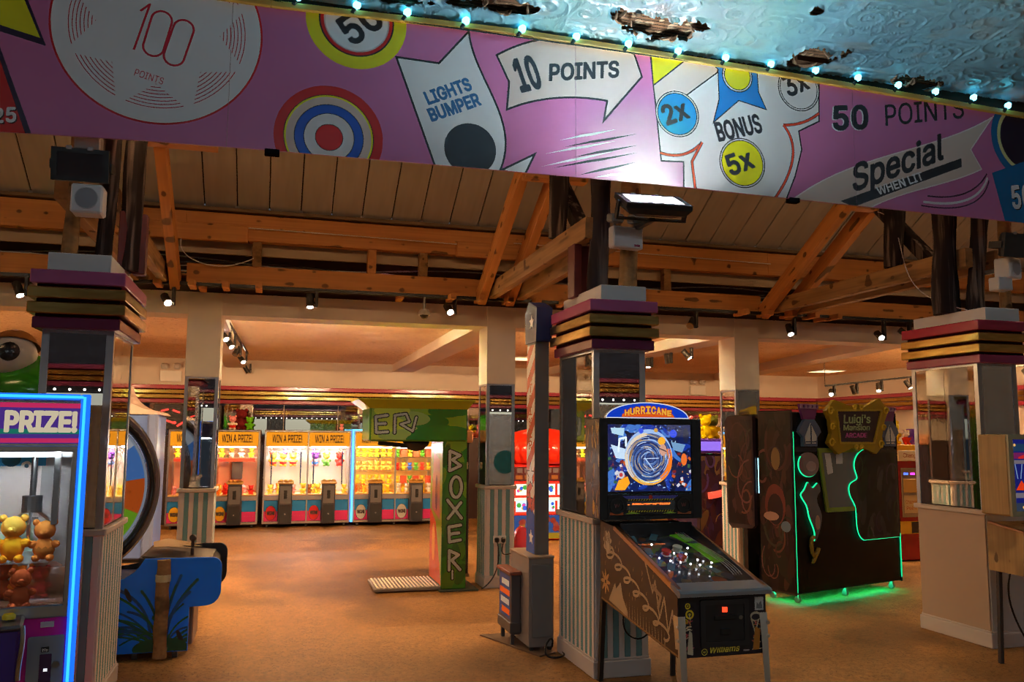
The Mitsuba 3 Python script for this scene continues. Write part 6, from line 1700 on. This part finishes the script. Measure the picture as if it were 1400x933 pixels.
part(k, 'yellow_bar', box(6.55, 7.45, 12.56, 12.62, .84, .93, .01), 'satin', c8(220, 150, 30))
part(k, 'green_neon', cat(tube([(6.5, 12.55, .80), (7.9, 12.55, .80)], .022, 8), tube(curve([(6.86, 12.55, 1.62), (6.98, 12.55, 1.35), (6.99, 12.55, 1.1), (6.94, 12.55, .84)], 16), .026, 8)), 'black', emit=GLED * 1.9)
fl_ = Polygon([(6.6, .1), (7.4, .1), (7.36, .72), (7.24, .5), (7.14, .74), (7.02, .48), (6.92, .76), (6.8, .5), (6.7, .7)])
part(k, 'flame_print', prism(fl_, .006, (0, 12.6, 0), (1, 0, 0), (0, 0, 1)), 'satin', c8(230, 50, 20))
k = thing('change_machine', 'red change machine with yellow lettering and yellow-black band near the right pillar', 'change machine')
x0, x1, y0 = 8.90, 9.62, 10.55
part(k, 'body', box(x0, x1, y0, y0 + .6, .02, 1.60, .012), 'satin', c8(150, 22, 20))
part(k, 'yellow_edge', box(x0 - .01, x1 + .01, y0 - .02, y0 + .6, 1.60, 1.70, .008), 'satin', c8(226, 160, 30))
clip = sbox(x0, 1.46, x1, 1.62)
sgn = part(k, 'sign', box(x0, x1, y0 - .03, y0, 1.46, 1.62, .006), 'satin', c8(226, 196, 140))
print_on(sgn, 'lettering', [(clip.buffer(-.008), c8(230, 204, 160)), (text('Change Point', (x0 + .08, 1.515), (x1 - .16, 1.515), .06, True), c8(176, 100, 60))], clip.buffer(-.008), (0, y0 - .03, 0), (1, 0, 0), (0, 0, 1), 'satin')
pl_ = part(k, 'front_plate', box(x0 + .05, x0 + .36, y0 - .012, y0, .64, 1.36, .008), 'satin', c8(150, 130, 100))
for x, e in ((x0 + .09, (.15, .3, 2.0)), (x0 + .21, (1.6, .1, 1.4))):
    part(pl_, 'display', box(x, x + .08, y0 - .016, y0 - .012, 1.255, 1.29), 'black', emit=e)
part(pl_, 'tray_panel', box(x0 + .08, x0 + .32, y0 - .02, y0 - .01, 1.0, 1.20, .006), 'satin', c8(200, 150, 70))
clip = sbox(x0 + .08, .70, x0 + .34, .96)
print_on(pl_, 'notice', [(clip, c8(206, 176, 120)), (text('Change', (x0 + .10, .84), (x0 + .32, .84), .05, True), c8(190, 110, 40)), (text('Point', (x0 + .12, .75), (x0 + .30, .75), .05, True), c8(190, 110, 40))], clip, (0, y0 - .012, 0), (1, 0, 0), (0, 0, 1), 'satin')
clip = sbox(x0 + .38, .62, x0 + .60, 1.42)
print_on(k, 'vertical_lettering', [(clip, c8(150, 22, 20))] + [(rot2(text(ch, (x0 + .44, 1.28 - i * .13), (x0 + .55, 1.28 - i * .13), .10, True), -90, (x0 + .495, 1.33 - i * .13)), c8(226, 160, 40)) for i, ch in enumerate('CHANGE')], clip, (0, y0, 0), (1, 0, 0), (0, 0, 1), 'satin')
part(k, 'yellow_band', box(x0 - .004, x1, y0 - .006, y0 + .01, .40, .58), 'satin', c8(226, 170, 40))
part(k, 'black_patch', box(x0 + .20, x0 + .46, y0 - .01, y0 - .004, .41, .57), 'satin', c8(40, 26, 22))
for (x, y, h, cl, hd, l) in ((8.98, 10.7, .36, c8(230, 180, 30), c8(210, 190, 60), 'tall yellow soft toy at the left end of the change machine top'), (9.12, 10.9, .34, c8(60, 170, 50), None, 'green soft toy on the change machine top'), (9.16, 10.65, .22, c8(220, 60, 40), c8(240, 220, 210), 'red and white soft toy at the front of the change machine top')):
    toy('plush_toy', l, (x, y, 1.70), h, cl, hd)
solo('plastic_cup', 'purple tumbler on the change machine top', 'cup', lathe([[0, 0], [.07, 0], [.10, .24], [.09, .24], [.062, .02], [0, .02]], 24, (9.36, 10.72, 1.70)), 'gloss', c8(110, 70, 220), smooth=40)
solo('glow_lamp', 'small glowing blue lamp among the prizes on the change machine', 'lamp', ball((9.10, 11.05, 2.12), .05, 2), 'black', emit=(.2, .3, 3.0))
solo('lamp_stand', 'thin stand carrying the blue lamp on the change machine', 'stand', cyl((9.10, 11.05, 1.70), (9.10, 11.05, 2.08), .012, 8), 'satin', DARK)
solo('glow_lamp', 'small white glowing lamp at the right end of the change machine top', 'lamp', ball((9.50, 10.7, 1.75), .05, 2), 'black', emit=(2.2, 1.6, 1.6))
# shelf of prizes on the far right wall
k = thing('red_prize_game', 'red game with a scalloped red canopy and bright screens behind the middle column', 'arcade game')
x0, x1, y0 = 3.96, 5.3, 14.0
part(k, 'body', box(x0, x1, y0, y0 + 1.1, .02, 1.30, .02), 'satin', c8(200, 30, 24))
cv = trimesh.creation.icosphere(subdivisions=4)
v = cv.vertices.copy()
th = np.arctan2(v[:, 1], v[:, 0])
v[:, :2] *= (1 + .05 * np.cos(26 * th) * (1 - v[:, 2:] ** 2).ravel() * 1.0)[:, None]
v[:, 2] = np.clip(v[:, 2], -.55, 1)
part(k, 'canopy', trimesh.Trimesh(v * [.86, .62, .40] + [4.62, y0 + .45, 1.53], cv.faces, process=False), 'gloss', c8(240, 44, 24), smooth=True)
part(k, 'dark_side', box(x0 - .09, x0 - .005, y0 - .05, y0 + 1.1, .02, 1.72, .01), 'satin', c8(26, 24, 34))
part(k, 'side_mark', prism(text('?', (x0 - .075, 1.28), (x0 - .02, 1.28), .10, True), .003, (0, y0 - .05, 0), (1, 0, 0), (0, 0, 1)), 'satin', WHITE)
clip = sbox(x0 + .03, 1.02, x1 - .03, 1.26)
print_on(k, 'title_print', [(clip, c8(120, 20, 20))] + [(sbox(x0 + .08 + .13 * i, 1.16, x0 + .18 + .13 * i, 1.24), c8(180, 120, 90)) for i in range(8)] + [(sbox(x0 + .06 + .16 * i, 1.05, x0 + .18 + .16 * i, 1.12), (c8(240, 110, 30), c8(180, 60, 200))[i % 3 == 2]) for i in range(7)], clip, (0, y0, 0), (1, 0, 0), (0, 0, 1), 'satin', glow=.5)
clip = sbox(x0 + .02, .46, x1 - .02, 1.0)
ly = [(clip, c8(220, 50, 30)), (sbox(x0, .68, x1, .74), c8(230, 220, 200))]
for i in range(5):
    for j, z in enumerate((.50, .78)):
        a = x0 + .06 + .25 * i
        ly.append((sbox(a, z, a + .21, z + .19), (c8(210, 230, 240), c8(240, 240, 220))[(i + j) % 2]))
        for q in range(5):
            ly.append((circ(a + .03 + .15 * r2.random(), z + .03 + .13 * r2.random(), .02 + .02 * r2.random()), [c8(40, 90, 200), c8(220, 60, 150), c8(60, 160, 60), c8(240, 180, 40)][q % 4]))
print_on(k, 'screens', ly, clip, (0, y0, 0), (1, 0, 0), (0, 0, 1), 'satin', glow=1.2)
clip = sbox(x0 + .02, .04, x1 - .02, .44)
ly = [(clip, c8(30, 110, 200)), (sbox(x0, .0, x1, .14), c8(240, 180, 30))] + [(circ(x0 + .1 + 1.1 * r2.random(), .18 + .2 * r2.random(), .05), [c8(230, 60, 40), c8(250, 150, 40), c8(240, 90, 60)][i % 3]) for i in range(26)]
print_on(k, 'lower_print', ly, clip, (0, y0, 0), (1, 0, 0), (0, 0, 1), 'satin', glow=.35)
sm = trimesh.convex.convex_hull(np.array([(3.04 + .24 * (1 + math.cos(a)) * .5 + dx * 0, y, .38 + .24 * math.sin(a)) for a in np.linspace(0, math.pi, 14) for y in (10.66, 10.76) for dx in (0,)] + [(3.04, y, .02) for y in (10.6, 10.76)] + [(3.30, y, .02) for y in (10.6, 10.76)]))
k = thing('moulded_chair', 'red moulded chair with a rounded back right of the middle column', 'chair')
part(k, 'back', sm, 'gloss', c8(200, 20, 24), smooth=30)
part(k, 'cushion', box(3.05, 3.42, 10.30, 10.66, .06, .30, .06), 'gloss', c8(190, 24, 24))
part(k, 'base', box(3.06, 3.40, 10.32, 10.75, 0, .06), 'satin', DARK)

# ------------------------------------------------------------------ wooden pinball machine at the right edge
k = thing('wooden_pinball_machine', 'old wooden pinball machine at the right edge beside the beige pillar', 'pinball machine')
wx0, wx1 = 5.665, 6.36
hb = part(k, 'head', box(wx0, wx1, 5.47, 5.76, 1.185, 1.835, .01), 'old_pinewood')
part(hb, 'front_frame', prism(sbox(wx0, 1.185, wx1, 1.835).difference(sbox(wx0 + .045, 1.225, wx1 - .045, 1.795)), .02, (0, 5.47, 0), (1, 0, 0), (0, 0, 1)), 'satin', c8(180, 166, 130))
clip = sbox(wx0 + .045, 1.225, wx1 - .045, 1.795)
ly = [(clip, c8(24, 30, 110)), (sbox(wx0, 1.70, wx1, 1.76), c8(30, 60, 90)), (sbox(wx0, 1.225, wx1, 1.29), c8(50, 60, 80)), (sbox(wx0, 1.64, wx1, 1.69), c8(120, 30, 90)), (sbox(wx0, 1.33, wx1, 1.37), c8(120, 110, 120)), (sbox(wx0, 1.60, wx1, 1.63), c8(120, 110, 120))]
ly.append((Polygon([(wx0 + .06, 1.39), (wx0 + .12, 1.47), (wx0 + .16, 1.42), (wx0 + .22, 1.52), (wx0 + .28, 1.43), (wx0 + .36, 1.5), (wx0 + .5, 1.40), (wx0 + .6, 1.48), (wx0 + .6, 1.38)]), c8(240, 60, 20)))
for i in range(9):
    ly.append((rot2(sbox(wx0 + .07 + .05 * i, 1.48, wx0 + .08 + .05 * i, 1.60), 10 * (-1) ** i), c8(120, 150, 190)))
    ly.append((circ(wx0 + .07 + .06 * i, (1.75, 1.255)[i % 2], .012), c8(250, 190, 110)))
ly.append((Polygon([(wx0 + .10, 1.655), (wx0 + .2, 1.685), (wx0 + .3, 1.65), (wx0 + .5, 1.68), (wx0 + .5, 1.64), (wx0 + .1, 1.64)]), c8(210, 40, 40)))
print_on(hb, 'backglass', ly, clip, (0, 5.462, 0), (1, 0, 0), (0, 0, 1), 'gloss', glow=.7)
bdy = Polygon([(5.72, 1.12), (4.35, .92), (4.35, .55), (5.30, .73), (5.72, .735)])
part(k, 'body', prism(bdy, wx1 - wx0 - .06, (wx0 + .01, 0, 0), (0, 1, 0), (0, 0, 1)), 'old_pinewood')
part(k, 'side_rail', beam((wx0 + .012, 4.36, .925), (wx0 + .012, 5.70, 1.122), .03, .02, .004), 'metal', c8(190, 150, 120))
for y in (4.42, 5.66):
    for x in (wx0 + .05, wx1 - .09):
        part(k, 'leg', beam((x, y, .74 if y > 5 else .60), (x, y + (.03 if y > 5 else -.03), 0), .035, .035, .004), 'satin', c8(60, 56, 54))
solo('power_cable', 'black cable dropping behind the wooden pinball machine', 'cable', tube(curve([(5.93, 5.74, .74), (5.95, 5.8, .45), (6.04, 5.78, .2), (6.1, 5.7, .012)], 20), .008, 6), 'satin', BLACK)
